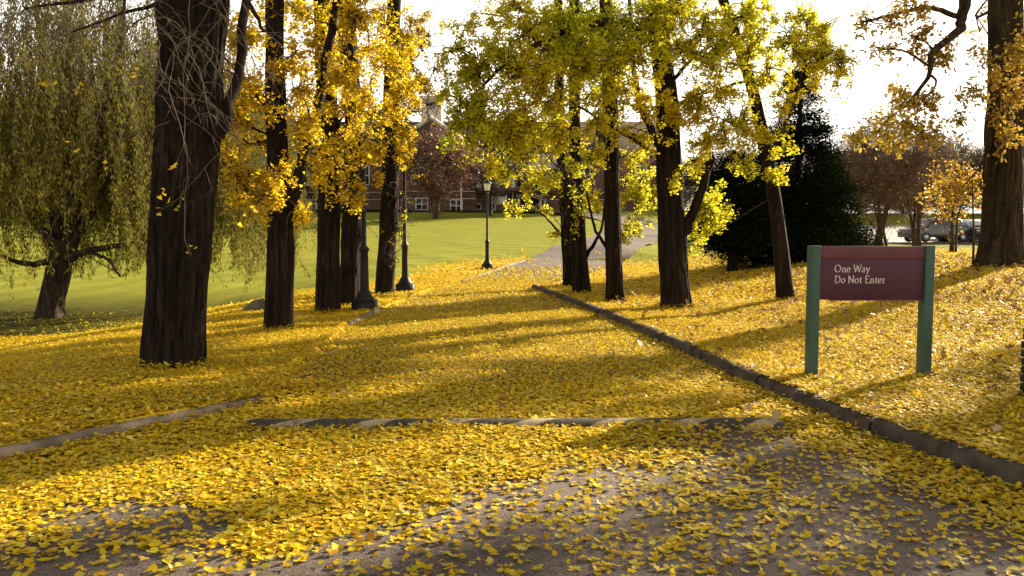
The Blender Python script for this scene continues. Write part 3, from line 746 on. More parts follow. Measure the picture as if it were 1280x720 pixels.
t, d = T('ginkgo_tree', 'slim reddish-dark ginkgo trunk standing between the thick trunk and the twin trunks', 770, 376, 7)
trunk_px(t, [(769, 366, 0), (766, 280, 0), (764, 190, 0), (762, 100, 0), (757, 0, 0), (755, -120, 0)], d, [22, 21, 20, 18, 17, 15, 10], M['bark'], sides=48, rings=90, amp=.105, freq=(13, 21))
t.add_limb([P(766, 318, d), P(752, 300, d), P(742, 280, d), P(734, 240, d)], .05, .02, 12)
for a in ((790, 285, 34, 26, 1.0, .6), (800, 235, 30, 34, 1.2, .8), (790, 200, 26, 26, .8, .6), (745, 120, 32, 45, .4, .5), (765, 60, 34, 45, .6, .7), (820, 240, 28, 36, 3, .8), (725, 255, 20, 25, -.3, .25)):
    px_lobe(t, *a[:4], d + a[4], dens=a[5], size=.07)
top(t, ((0, .2, 9, 2.5), (.6, -.3, 12, 2.4)), dens=.12)
t.finish(M['bark'], M['twig_dark'], M['lime'])

t, d = T('ginkgo_tree', 'nearer of two dark trunks standing close together beside the drive bend', 728, 366, 8)
trunk_px(t, [(727, 356, 0), (722, 280, 0), (719, 190, 0), (718, 100, 0), (718, 0, 0), (718, -100, 0)], d, [20, 20, 19, 15, 13, 12, 8], M['bark'], sides=48, rings=90, amp=.105, freq=(13, 21))
t.add_limb([P(730, 325, d), P(742, 305, d), P(752, 285, d), P(756, 250, d)], .06, .02, 12)
t.add_limb([P(720, 260, d), P(700, 215, d), P(670, 180, d - .3)], .04, .012, 12)
for a in ((690, 170, 34, 40, .0, .35), (715, 60, 34, 50, .2, .6), (680, 235, 28, 26, -.4, .35), (740, 240, 26, 40, .1, .3), (650, 180, 30, 34, -.8, .45)):
    px_lobe(t, *a[:4], d + a[4], dens=a[5], size=.075)
px_lobe(t, 715, 230, 46, 55, d - .2, dens=.03, size=.07, twigs=60, tw_r=.008, wob=.2)
px_lobe(t, 650, 190, 50, 50, d - .6, dens=.12, size=.07, twigs=60, tw_r=.008, wob=.2)
px_lobe(t, 690, 150, 40, 40, d - .3, dens=.08, size=.07, twigs=50, tw_r=.008, wob=.2)
px_lobe(t, 625, 215, 34, 24, d - .8, dens=.5, size=.07)
px_lobe(t, 660, 235, 34, 24, d - .8, dens=.35, size=.07)
top(t, ((0, .2, 9, 2.5), (.6, -.3, 12, 2.4)), dens=.12)
t.finish(M['bark'], M['twig_dark'], M['lime'])

t, d = T('ginkgo_tree', 'farther of the paired dark trunks, low yellow sprays on its lawn side', 713, 358, 9)
trunk_px(t, [(713, 348, 0), (709, 280, 0), (702, 190, 0), (699, 100, 0), (698, 0, 0), (698, -80, 0)], d, [17, 17, 16, 13, 11, 9, 6], M['bark'], sides=40, rings=80, amp=.105, freq=(13, 21))
t.add_limb([P(706, 300, d), P(694, 285, d), P(680, 270, d), P(668, 262, d)], .045, .012, 12)
for a in ((686, 262, 12, 9, -.2, .9), (694, 292, 8, 8, -.2, .9), (668, 215, 26, 24, -.2, .35), (660, 250, 24, 22, -.4, .2), (690, 60, 40, 50, .2, .5)):
    px_lobe(t, *a[:4], d + a[4], dens=a[5], size=.075)
top(t, ((0, .2, 9, 2.5), (.6, -.3, 12, 2.4)), dens=.12)
t.finish(M['bark'], M['twig_dark'], M['lime'])

t, d = T('ginkgo_tree', 'leaning ginkgo whose slanting trunk crosses in front of the dark evergreen', 982, 374, 10)
trunk_px(t, [(981, 362, 0), (975, 300, 0), (966, 235, 0), (955, 180, 0), (940, 110, 0), (918, 40, 0), (895, -30, 0), (880, -120, 0)], d, [22, 20, 18, 17, 15, 14, 13, 11, 7], M['bark'], sides=48, rings=90, amp=.06, freq=(13, 21))
t.add_limb([P(960, 200, d), P(985, 150, d - .3), P(1000, 100, d - .5), P(1010, 40, d - .7)], .04, .012)
t.add_limb([P(935, 100, d), P(900, 110, d - .3), P(860, 125, d - .5)], .035, .012)
t.add_limb([P(968, 245, d), P(930, 268, d - .8), P(880, 300, d - 1.2)], .018, .006)
for a in ((905, 150, 34, 36, -.4, .6), (940, 60, 40, 40, -.3, .7), (985, 45, 34, 34, -.6, .7), (1025, 75, 22, 40, -.8, 1.0), (1005, 25, 34, 30, -.5, .8), (975, 120, 32, 30, -.4, .5), (955, 165, 34, 24, -.5, .6), (970, 218, 24, 14, -.6, 1.0), (985, 180, 24, 16, -.6, .5), (925, 205, 34, 22, -.6, .45), (910, 260, 26, 22, -.8, .25), (1050, 70, 14, 40, -1, .45), (960, 90, 36, 34, -.6, .5), (1000, 70, 34, 34, -.8, .5), (1035, 30, 30, 24, -.9, .5), (930, 150, 34, 30, -.7, .45)):
    px_lobe(t, *a[:4], d + a[4], dens=a[5], size=.062)
top(t, ((-2.0, 0, 8.2, 2.6), (.6, 1.8, 8.0, 2.4), (1.4, -1.4, 8.6, 2.4), (-1.2, 1, 11, 2.6)), dens=.15)
t.finish(M['bark_oak'], M['twig_dark'], M['lime'])

# the oak at the edge, its crown shading the drive mouth
t, d = T('oak_tree', 'huge oak trunk with flared roots by the frame edge, hanging boughs of russet leaves', 1252, 333, 11, None)
trunk_px(t, [(1252, 310, 0), (1254, 240, 0), (1256, 150, 0), (1257, 60, 0), (1258, -60, 0), (1262, -220, 0), (1268, -400, 0)], d, [49, 49, 45, 42, 40, 39, 34, 24, 14], M['bark_oak'], sides=72, rings=110, amp=.045, flare=.38, freq=(19, 33))
t.add_limb([P(1250, -90, d), P(1225, -50, d - 1.2), P(1205, 5, d - 2.2), P(1198, 38, d - 2.4), P(1165, 66, d - 2.7), P(1162, 92, d - 2.8), P(1130, 135, d - 3)], .16, .025, 30, 8)
t.add_limb([P(1200, 22, d - 2.3), P(1160, 10, d - 2.5), P(1110, 20, d - 2.6), P(1078, 28, d - 2.7)], .06, .02, 16)
t.add_limb([P(1162, 92, d - 2.8), P(1170, 105, d - 2.8), P(1150, 130, d - 2.9)], .03, .012)
t.add_limb([P(1238, 175, d), P(1232, 195, d - .5), P(1229, 225, d - .6)], .06, .03)
t.add_limb([P(1240, 180, d), P(1220, 215, d - .6), P(1190, 245, d - .9)], .03, .008)
for a in ((1110, 150, 40, 20, -3, .4), (1160, 125, 30, 20, -2.9, .6), (1095, 165, 34, 14, -3, .35), (1180, 70, 26, 24, -2.6, .35), (1140, 45, 36, 22, -2.6, .35), (1085, 25, 34, 18, -2.7, .4), (1140, 10, 46, 16, -2.6, .35), (1215, 110, 22, 24, -2.2, .35), (1200, 150, 22, 14, -2.4, .3), (1100, 60, 30, 24, -2.8, .18), (1262, 130, 18, 60, -1.4, .13), (1245, 90, 24, 50, -1.6, .10), (1272, 60, 16, 60, -1.4, .16), (1185, 235, 26, 18, -1.0, .4), (1130, 120, 40, 24, -2.8, .3), (1150, 160, 40, 16, -2.9, .3), (1075, 172, 22, 14, -3.0, .4), (1120, 180, 34, 14, -2.9, .4), (1170, 165, 26, 18, -2.8, .4)):
    px_lobe(t, *a[:4], d + a[4], dens=a[5] * 1.7, size=.105, tpl=OAK, cl=4, clr=.16)
SD = np.array([math.sin(SUN_AZ) * math.cos(SUN_EL), math.cos(SUN_AZ) * math.cos(SUN_EL), math.sin(SUN_EL)])
for (x, y, z, rr, dn) in ((-3.5, -2.5, 9.2, 2.2, .5), (3.5, -3.5, 8.8, 2.4, .5), (-4.0, 2.5, 10.5, 2.0, .5), (.5, .5, 12.5, 3.2, .55), (4.5, 1.5, 11, 2.4, .5), (-1.8, -.5, 8.0, 1.8, .4)):
    t.lobe(t.base + np.array([x, y, z]), (rr, rr, rr * .6), dens=dn, size=.17, tpl=FAN2, cl=4, clr=.25, tw_r=.014, limb_r=.06)
# outer boughs added towards the sun to shade the drive mouth and the bank
for (gx, gy, tt, rr) in ((-3.6, 9.4, 32.5, 1.5), (-5.6, 9.9, 34, 1.5), (-7.6, 10.6, 35, 1.6), (-1.8, 8.9, 32, 1.2), (-2.4, 6.9, 30, 1.0), (-.6, 7.0, 29, 1.0), (1.0, 7.1, 28, .6),
                         (2.5, 4.3, 25, 1.2), (3.4, 5.6, 25, 1.2), (1.2, 3.4, 26, 1.0), (-.8, 3.2, 27, 1.0), (-2.4, 3.6, 28, .9), (4.4, 6.6, 24, 1.0), (5.4, 8.0, 24, .9), (-3.9, 6.4, 31, .8), (1.9, 5.6, 27, .6)):
    t.lobe(np.array([gx, gy, 0]) + SD * tt, (rr, rr, rr * .55), dens=1.0, size=.17, tpl=FAN2, cl=5, clr=.22, tw_r=.014, limb_r=.05)
t.finish(M['bark_oak'], M['twig_dark'], M['oakleaf'])

# willow
def willow():
    b = G(62, 397); t = Tree('willow_tree', 'big weeping willow trailing olive curtains, on the low lawn behind the thick trunk', 'tree', b, None, 21); d = b[1]
    trunk_px(t, [(64, 380, 0), (72, 345, 0), (76, 318, 0), (78, 300, 0)], d, [30, 26, 27, 27, 20], M['bark_willow'], sides=48, rings=50, amp=.08, flare=.3)
    L_ = [([(72, 320, 0), (50, 280, -.4), (25, 240, -.8), (0, 205, -1.2), (-40, 140, -1.6)], .16), ([(76, 315, 0), (66, 240, .4), (62, 160, .8), (50, 40, 1.2), (40, -80, 1.4)], .19), ([(80, 315, 0), (100, 240, .3), (125, 165, .3), (150, 60, .2), (160, -60, 0)], .18), ([(82, 325, 0), (115, 312, -.8), (160, 305, -1.4), (230, 290, -2)], .12), ([(84, 300, 0), (140, 240, 1.2), (200, 190, 2.0), (270, 140, 2.6)], .15), ([(70, 325, 0), (30, 330, -1), (-20, 310, -1.8)], .11), ([(90, 310, 0), (135, 225, -1), (190, 170, -2), (250, 120, -2.6)], .12), ([(110, 313, -.8), (135, 325, -1.4), (150, 345, -1.8)], .05)]
    for pts, r0 in L_: t.add_limb([P(px, py, d + dy) for px, py, dy in pts], r0, .03, 20, 8)
    r_ = t.r
    # hanging strands from an umbrella-shaped roof of boughs
    n = 1700
    cx = P(120, 150, d)
    ang = r_.uniform(0, 2 * np.pi, n); q = np.sqrt(r_.uniform(.03, 1, n)); rad = 6.2 * q
    tq = np.sqrt(r_.uniform(.03, 1, 150)); ta = r_.uniform(0, 2 * np.pi, 150); ti = r_.integers(0, 150, n)
    q = np.clip(tq[ti] + r_.normal(0, .035, n), .05, 1.05); ang = ta[ti] + r_.normal(0, .04, n); rad = 6.2 * q; tz = r_.normal(0, .9, 150)[ti]
    x = cx[0] + rad * np.cos(ang) * .92; y = cx[1] + rad * np.sin(ang)
    fr_ = (y < t.base[1] - .8) & (r_.random(n) < .68) & (np.abs(x - cx[0]) < 5); y = np.where(fr_, 2 * t.base[1] - y, y)
    top = t.base[2] + 9.6 - 4.3 * q ** 2 + tz * .8 + r_.normal(0, .3, n) - 3.2 * (r_.random(n) < .35) * r_.random(n)
    low = t.base[2] + np.where(r_.random(n) < .6, r_.uniform(1.0, 3.2, n), r_.uniform(2.4, 5, n))
    low = np.minimum(low, top - 1.2)
    # part the curtain a little in front of the bole
    hole = (np.abs(x - t.base[0] - .4) < 1.9) & (y < t.base[1]); low = np.where(hole, np.maximum(low, t.base[2] + 2.6 + .9 * r_.random(n)), low)
    a = np.stack([x, y, top], 1); dl = r_.normal(0, .45, 150)[ti] + r_.normal(0, .15, n); bb = np.stack([x + dl, y + r_.normal(0, .35, n), low], 1)
    # boughs that carry the strands
    k = 70; sk = r_.choice(n, k, replace=False)
    for i in sk:
        at, ra = t.attach(a[i], .2); m_ = (at + a[i]) / 2 + np.array([0, 0, .35])
        t.add_limb([at, m_, a[i]], min(.045, ra * .5), .010, 8, 5)
    N_ = 10
    pts = curve_twigs(a, bb, N_, .07, 0, r_)
    t.twig.tubes(pts, np.linspace(.006, .003, N_)[None] * np.ones((n, 1)), 3)
    ln = np.linalg.norm(bb - a, axis=1); cnt = (ln * 40).astype(int)
    ki = np.repeat(np.arange(n), cnt); f = r_.uniform(0.02, 1, len(ki)) * (N_ - 1); i0 = np.minimum(f.astype(int), N_ - 2); u = (f - i0)[:, None]
    pos = pts[ki, i0] * (1 - u) + pts[ki, i0 + 1] * u + r_.normal(0, .045, (len(ki), 3))
    m_ = len(pos)
    fr = rot_frames(r_.uniform(0, 6.283, m_), r_.uniform(-1.5, -.5, m_), r_.normal(0, .8, m_))
    leaves(t.leaf, pos, fr, .125 * r_.uniform(.6, 1.2, m_), LANCE, .24)
    t.finish(M['bark_willow'], M['twig_dark'], M['willow'])
willow()

# dark evergreens: whorled sprays of short needles on a cone
def evergreen(name, label, base, h, w, seed, n=15000, group=None, low=.4, prof=1.0):
    t = Tree(name, label, 'tree', base, group, seed); r_ = t.r; b = t.base
    t.trunk([b + np.array([0, 0, -.1]), b + np.array([0, 0, h * .5]), b + np.array([.05, 0, h * .97])], [.17, .1, .02], M['bark'], sides=16, rings=24)
    nb = 190; z = low + (h - low) * (r_.random(nb) ** 1.35); a = r_.uniform(0, 6.283, nb)
    L_ = (w / 2) * (1 - ((z - low) / (h - low)) ** prof) * r_.uniform(.75, 1.15, nb) + .12
    st = b + np.stack([0 * z, 0 * z, z], 1); en = st + np.stack([np.cos(a) * L_, np.sin(a) * L_, L_ * r_.uniform(-.25, .25, nb)], 1)
    pts = curve_twigs(st, en, 6, .05, -.06, r_); t.twig.tubes(pts, np.linspace(.025, .006, 6)[None] * np.ones((nb, 1)), 4)
    wgt = L_ / L_.sum(); k = r_.choice(nb, n, p=wgt); f = np.sqrt(r_.uniform(.04, 1, n)) * 5; i0 = np.minimum(f.astype(int), 4); u = (f - i0)[:, None]
    sp = (.10 + .22 * (L_[k] / (w / 2)))[:, None]
    pos = pts[k, i0] * (1 - u) + pts[k, i0 + 1] * u + r_.normal(0, 1, (n, 3)) * sp * np.array([1, 1, .55])
    yaw = a[k] - np.pi / 2 + r_.normal(0, .6, n)
    fr = rot_frames(yaw, r_.normal(.0, .45, n), r_.normal(0, .5, n)); leaves(t.leaf, pos, fr, r_.uniform(.07, .17, n), LANCE, .34)
    t.finish(M['bark'], M['twig_dark'], M['needle'])
g = G(990, 345); evergreen('evergreen_tree', 'tall dark conical evergreen behind the sign and leaning trunk', P(995, 341, 27) * [1, 1, 0] + [0, 0, float(ground(P(995, 341, 27)[0], 27))], 7.2, 3.8, 31, 80000, prof=1.1)
p = P(915, 348, 26); evergreen('evergreen_tree', 'smaller rounded evergreen with a bare lower stem between two ginkgo trunks', (p[0], 26, float(ground(p[0], 26))), 4.0, 2.3, 32, 36000, None, 1.1, 2.4)
p = P(1030, 340, 30); evergreen('evergreen_tree', 'broad dark evergreen shoulder beside the tall conical one, above the sign', (p[0], 30, float(ground(p[0], 30))), 4.3, 2.4, 33, 30000, None, .3, 1.8)
p = P(950, 340, 31); evergreen('evergreen_tree', 'low dark evergreen filling the gap behind the leaning ginkgo trunk', (p[0], 31, float(ground(p[0], 31))), 4.3, 3.4, 34, 36000, None, .7, 2.2)

# bare shrubby trees behind the sign
def bare_tree(name, label, base, h, w, seed, ntw=900, m='twig_red', leafm=None, leaf=0, stems=5, group=None, lsize=.12, tw=.012, rise=.25):
    t = Tree(name, label, 'tree', base, group, seed); r_ = t.r; b = t.base
    for i in range(stems):
        a = r_.uniform(0, 6.283); s = r_.uniform(.1, .32) * w
        top = b + np.array([math.cos(a) * s, math.sin(a) * s, h * r_.uniform(.6, .85)])
        mid = b + np.array([math.cos(a) * s * .35, math.sin(a) * s * .35, h * .38])
        if i == 0: t.trunk([b + np.array([0, 0, -.1]), b + np.array([0, 0, .1]), mid, top], [.035 * h ** .7, .033 * h ** .7, .022 * h ** .7, .01], M['twig_dark'], sides=12, rings=20)
        else: t.add_limb([b + np.array([r_.normal(0, .12), r_.normal(0, .12), 0]), mid, top], .02 * h ** .7, .012, 12, 6)
        for j in range(7):
            f = r_.uniform(.35, .95); q = mid * (1 - f) + top * f; aa = r_.uniform(0, 6.283); l = w * r_.uniform(.15, .3)
            t.add_limb([q, q + np.array([math.cos(aa) * l * .5, math.sin(aa) * l * .5, l * .4]), q + np.array([math.cos(aa) * l, math.sin(aa) * l, l * .7])], .012 * h ** .6, .007, 8, 5)
    cen = b + np.array([0, 0, h * (.5 + rise * .5)]); rad = np.array([w / 2, w / 2, h * (.5 - rise * .5)])
    q = r_.normal(0, 1, (ntw, 3)); q /= np.linalg.norm(q, axis=1, keepdims=True); q *= r_.uniform(.3, 1, (ntw, 1)) ** .5
    tg = cen + q * rad * (1 + .12 * np.sin(q[:, :1] * 9 + seed))
    allp = np.concatenate([c for c, _ in t.sk]); ii = r_.integers(0, len(allp), (ntw, 14))
    dd = np.linalg.norm(allp[ii] - tg[:, None], axis=2) + 1.5 * np.maximum(0, allp[ii][..., 2] - tg[:, None, 2]); st = allp[ii[np.arange(ntw), dd.argmin(1)]]
    pts = curve_twigs(st, tg, 6, .1, .05, r_); t.twig.tubes(pts, np.linspace(tw, tw * .4, 6)[None] * np.ones((ntw, 1)), 3)
    n2 = ntw * 4; k = r_.integers(0, ntw, n2); i = r_.integers(2, 6, n2); p0 = pts[k, i]; dr = r_.normal(0, 1, (n2, 3)); dr[:, 2] += .5; dr /= np.linalg.norm(dr, axis=1, keepdims=True)
    p1 = p0 + dr * w * .09 * r_.uniform(.5, 1.3, (n2, 1)); pt2 = curve_twigs(p0, p1, 4, .12, 0, r_); t.twig.tubes(pt2, np.linspace(tw * .55, tw * .3, 4)[None] * np.ones((n2, 1)), 3)
    if leaf:
        k = r_.integers(0, n2, leaf); i = r_.integers(1, 4, leaf); t.put(pt2[k, i] + r_.normal(0, .06, (leaf, 3)), lsize)
    t.finish(M['twig_dark'], M[m], M[leafm] if leafm else None)
    return t
def gz(x, y): return (x, y, float(ground(x, y)))
p = P(1098, 300, 40); bare_tree('bare_tree', 'rounded reddish-brown bare tree rising above the maroon sign', gz(p[0], 40), 6.6, 5.4, 41, 1050, 'twig_red', 'orange', 150)
p = P(1146, 300, 42); bare_tree('bare_tree', 'upright dark bare tree between the rounded bare tree and parked cars', gz(p[0], 42), 6.6, 4.4, 42, 700, 'twig_red', 'orange', 200, 6, None, .12, .014)
p = P(1190, 300, 36); bare_tree('maple_tree', 'small maple with orange-yellow leaves in front of the parked cars', gz(p[0], 36), 4.4, 3.0, 43, 160, 'twig_dark', 'orange', 1500, 2, None, .12)
b = G(1216, 335); t = Tree('young_tree', 'thin leafless sapling stem standing beside the huge oak trunk', 'tree', b, None, 44); t.trunk([b, P(1217, 290, b[1]), P(1215, 225, b[1])], [.03, .025, .012], M['twig_dark'], sides=10, rings=16, amp=.02, flare=.1)
t.lobe(P(1216, 225, b[1]), .35, dens=.25, size=.09); t.finish(M['twig_dark'], M['twig_dark'], M['orange'])
# hazy bare trees beyond the parking lot
for i, (px, d_, h, w, lab) in enumerate(((1075, 92, 12, 12, 'far bare tree showing over the evergreen shoulder'), (1130, 95, 11, 12, 'distant bare tree behind the upright dark bare tree'), (1185, 88, 11.5, 12, 'distant bare brown tree behind the orange maple'), (1240, 92, 11, 12, 'distant bare tree hidden mostly by the huge oak trunk'), (1300, 90, 12, 13, 'distant bare tree beyond the oak at the frame edge'), (1010, 96, 10, 12, 'distant bare tree behind the tall conical evergreen'), (900, 100, 11, 12, 'distant bare tree past the stubby-limbed ginkgo trunk'), (840, 104, 10, 11, 'distant bare tree at the hall end behind the thick ginkgo'))):
    p = P(px, 290, d_); bare_tree('bare_tree', lab, gz(p[0], d_), h * .72, w * .95, 60 + i, 1000, 'twig_red' if i % 2 else 'twig', None, 0, 4, 'bare trees beyond the parking lot', .1, .035, .0)
# red-leaved tree before the hall
p = P(545, 265, 80); bare_tree('maple_tree', 'dull red maple in front of the brick hall gable', gz(p[0], 80), 9.0, 9.5, 51, 900, 'twig_red', 'red', 5200, 5, None, .26, .03)
p = P(612, 268, 84); bare_tree('bare_tree', 'small bare tree in front of the hall porch', gz(p[0], 84), 7.5, 6.5, 52, 300, 'twig_dark', None, 0, 4, None, .1, .03)

# ------------------------------------------------------------------ lamp posts
def lamp():
    r = empty('street_lamp', (0, 0, 0), 'x', 'street lamp', 'black lamp posts along the lawn side of the drive')
    mb = MB(); mb.box((-.24, -.24, -.1), (.24, .24, .20)); mb.lathe([(.20, .20), (.205, .24), (.17, .27), (.15, .33), (.115, .38), (.115, .40)], 20); mb.build('base', M['black_iron'], r)
    mb = MB(); mb.lathe([(.095, .40), (.085, .95), (.082, 1.22), (.11, 1.25), (.11, 1.29), (.075, 1.33), (.055, 1.40), (.045, 2.4), (.036, 3.52), (.055, 3.54), (.055, 3.58), (.04, 3.62)], 20)
    mb.build('pole', M['black_iron'], r, True)
    lo = MB().lathe([(.05, 3.62), (.13, 3.66), (.13, 3.69)], 8).build('lantern', M['black_iron'], r)
    MB().lathe([(.10, 3.69), (.165, 4.02)], 8).build('glass', M['lampglass'], lo)
    fr = MB()
    for k in range(8):
        a = k * math.pi / 4; c, s = math.cos(a), math.sin(a)
        fr.tubes(np.array([[.103 * c, .103 * s, 3.69], [.170 * c, .170 * s, 4.02]]), np.array([.008, .008]), 4)
    fr.build('frame', M['black_iron'], lo)
    MB().lathe([(.20, 4.02), (.20, 4.045), (.15, 4.09), (.07, 4.15), (.05, 4.17), (.06, 4.20), (.03, 4.24), (.012, 4.30)], 16).build('cap', M['black_iron'], lo, True)
    return r
lp = lamp()
for i, (px, py, lab) in enumerate(((455, 387, 'black lamp post on a heavy base, nearest, its lantern lost in golden leaves'), (506, 364, 'black lamp post with clear glass lantern, middle of three along the lawn edge'), (609, 336, 'far slim black lamp post where lawn, kerb and bare asphalt meet'))):
    o = lp if i == 0 else copy_tree(lp)
    g = G(px, py); o.location = (g[0], g[1] + .1, float(ground(g[0], g[1] + .1))); o['label'] = lab; o.scale = (1, 1, (1, 1, .93)[i])

# ------------------------------------------------------------------ the sign
PEN = (.135, .055, R(28))     # nib: broad, thin, angle
def stroke(mb, pts, z, th, scale, org):
    p = catmull([(x, y, 0) for x, y in pts], max(2, 8 * (len(pts) - 1)) if len(pts) > 2 else 2)[:, :2]
    t = np.gradient(p, axis=0); t /= np.linalg.norm(t, axis=1, keepdims=True) + 1e-9; n = np.stack([-t[:, 1], t[:, 0]], 1)
    a, b, g = PEN; ang = np.arctan2(n[:, 1], n[:, 0]) - g
    w = .5 * np.sqrt((a * np.cos(ang)) ** 2 + (b * np.sin(ang)) ** 2)
    l = p + n * w[:, None]; r = p - n * w[:, None]
    v = []
    for zz in (0, -th):
        for q in (l, r): v.append(np.stack([org[0] + q[:, 0] * scale, np.full(len(q), org[1] + zz), org[2] + q[:, 1] * scale], 1))
    m = len(p); i = np.arange(m - 1); V = np.concatenate(v)
    f = [np.stack([i + a_, i + 1 + a_, i + 1 + b_, i + b_], 1) for a_, b_ in ((2 * m, 3 * m), (m, 3 * m), (2 * m, 0))]
    mb.add(V, *f)
def arc(cx, cy, rx, ry, a0, a1, n=9):
    return [(cx + rx * math.cos(R(a0 + (a1 - a0) * k / (n - 1))), cy + ry * math.sin(R(a0 + (a1 - a0) * k / (n - 1)))) for k in range(n)]
def S(x, y, w=.11): return [(x - w, y), (x + w, y)]
GL = {  # cap height 1, x-height .62; strokes, advance
 'O': ([arc(.42, .5, .37, .47, 90, 455, 17)], .92),
 'n': ([[(.15, 0), (.15, .60)], arc(.32, .42, .17, .17, 175, 0, 7) + [(.49, .25), (.49, 0)], S(.15, .02), S(.49, .02), [(.05, .58), (.15, .60)]], .66),
 'e': ([arc(.28, .31, .23, .29, 15, 330, 15), [(.09, .33), (.50, .36)]], .60),
 'W': ([[(.08, .97), (.32, .02)], [(.32, .02), (.56, .93)], [(.54, .97), (.80, .02)], [(.80, .02), (1.04, .97)], S(.08, .97), S(1.03, .97)], 1.10),
 'a': ([[(.08, .50), (.16, .58), (.27, .59), (.37, .52), (.39, .40), (.39, .08), (.48, .03)], [(.38, .34), (.20, .28), (.09, .16), (.16, .03), (.28, .06), (.38, .16)]], .56),
 'y': ([[(.08, .60), (.30, .06)], [(.50, .60), (.30, .06), (.20, -.20), (.06, -.24)], S(.08, .60, .08), S(.50, .60, .08)], .58),
 'D': ([[(.16, .02), (.16, .97)], [(.08, .97), (.35, .97), (.62, .86), (.76, .5), (.62, .14), (.35, .02), (.08, .02)]], .88),
 'o': ([arc(.28, .31, .23, .29, 90, 455, 15)], .62),
 'N': ([[(.15, 0), (.15, .97)], [(.13, .97), (.72, .04)], [(.73, .0), (.73, .97)], S(.15, .02), S(.12, .97, .09), S(.73, .97)], .90),
 't': ([[(.18, .76), (.17, .15), (.25, .03), (.37, .07)], [(.05, .59), (.36, .59)]], .42),
 'E': ([[(.15, 0), (.15, .97)], [(.07, .97), (.56, .97), (.57, .84)], [(.15, .52), (.46, .52)], [(.07, .02), (.58, .02), (.61, .17)]], .68),
 'r': ([[(.15, 0), (.15, .60)], [(.15, .42), (.26, .57), (.38, .56)], S(.15, .02), [(.05, .58), (.15, .60)]], .44),
 'M': ([[(.12, 0), (.18, .97)], [(.18, .97), (.48, .05)], [(.48, .05), (.80, .97)], [(.80, .97), (.86, 0)], S(.12, .02), S(.86, .02)], 1.0),
 'T': ([[(.34, 0), (.34, .97)], [(.04, .97), (.64, .97)], S(.34, .02)], .70),
 'R': ([[(.15, 0), (.15, .97)], [(.08, .97), (.35, .97), (.50, .74), (.35, .52), (.15, .50)], [(.32, .50), (.62, .02)]], .72),
 'Y': ([[(.04, .97), (.32, .48)], [(.60, .97), (.32, .48)], [(.32, .48), (.32, 0)], S(.32, .02)], .66),
 'V': ([[(.05, .97), (.36, .02)], [(.36, .02), (.66, .97)], S(.05, .97), S(.66, .97)], .72),
 'I': ([[(.15, 0), (.15, .97)], S(.15, .02), S(.15, .97)], .36),
 'L': ([[(.15, 0), (.15, .97)], [(.07, .02), (.52, .02), (.55, .16)], S(.15, .97)], .62),
 'A': ([[(.06, .02), (.36, .97)], [(.36, .97), (.66, .02)], [(.17, .36), (.55, .36)], S(.06, .02), S(.66, .02)], .74),
 'G': ([arc(.42, .5, .36, .47, 50, 330, 13), [(.73, .40), (.73, .10)], [(.55, .42), (.82, .42)]], .86),
 ' ': ([], .30)}
def text(word, x, z, y, h, m, parent, name, track=0.0, th=.003):
    mb = MB(); cx = 0
    for ch in word:
        st, adv = GL[ch]
        for s in st: stroke(mb, s, 0, th, h, (x + cx * h, y, z))
        cx += adv + track
    o = mb.build(name, m, parent); return o, cx * h
def sign():
    gl = G(1015, 470); gr = G(1149, 470)
    d = (gl[1] + gr[1]) / 2; s = d / 1000.
    cx = P(1084, 470, d)[0]; base = float(ground(cx, d))
    r = empty('sign', (cx, d, base), 'maroon campus sign reading One Way Do Not Enter, on two green posts', 'sign', None, R(1.0))
    top = P(1084, 307, d)[2] - base; hw = 77 * s - .0    # half width, outer
    pw = .094
    for sd in (-1, 1):
        x0, x1 = (-hw, -hw + pw) if sd < 0 else (hw - pw, hw)
        mb = MB(); mb.box((x0, -.07, -.2), (x1, .07, top)); mb.box((x0 - .004, -.074, -.2), (x1 + .004, .074, .02))
        o = mb.build('post', M['green'], r)
        bv = o.modifiers.new('edge', 'BEVEL'); bv.width = .006; bv.segments = 2
    x0, x1 = -hw + pw + .002, hw - pw - .002
    zb = P(1084, 374, d)[2] - base; zs = P(1084, 323, d)[2] - base
    o = MB().box((x0, -.045, zb), (x1, .05, zs - .006)).build('panel', M['maroon'], r); bv = o.modifiers.new('edge', 'BEVEL'); bv.width = .004; bv.segments = 2
    o2 = MB().box((x0, -.050, zs), (x1, .05, top - .006)).build('top_strip', M['maroon2'], r); bv = o2.modifiers.new('edge', 'BEVEL'); bv.width = .004; bv.segments = 2
    MB().box((x0, -.0465, zs - .0055), (x1, .045, zs - .0005)).build('rail', M['ghost'], r)
    MB().box((x0 + .12, -.052, zb - .012), (x1 - .01, .03, zb - .001)).build('bottom_reflection', M['ghost'], r)  # reflected light along the bottom edge, put in as a lighter strip
    X = lambda px: P(px, 360, d)[0] - cx
    Z = lambda py: P(1084, py, d)[2] - base
    text('One Way', X(1040), Z(340.0), -.0455, 9.4 * s, M['letter'], o, 'lettering')
    text('Do Not Enter', X(1040), Z(353.5), -.0455, 9.4 * s, M['letter'], o, 'lettering')
    _, w1 = text('MONTEREY', X(1043), Z(318.6), -.0505, 6.2 * s, M['ghost'], o2, 'faded_lettering', .20, .0015)
    text('VILLAGE', X(1043) + w1 + 3.5 * s, Z(318.6), -.0505, 6.2 * s, M['ghost'], o2, 'faded_lettering', .20, .0015)
sign()

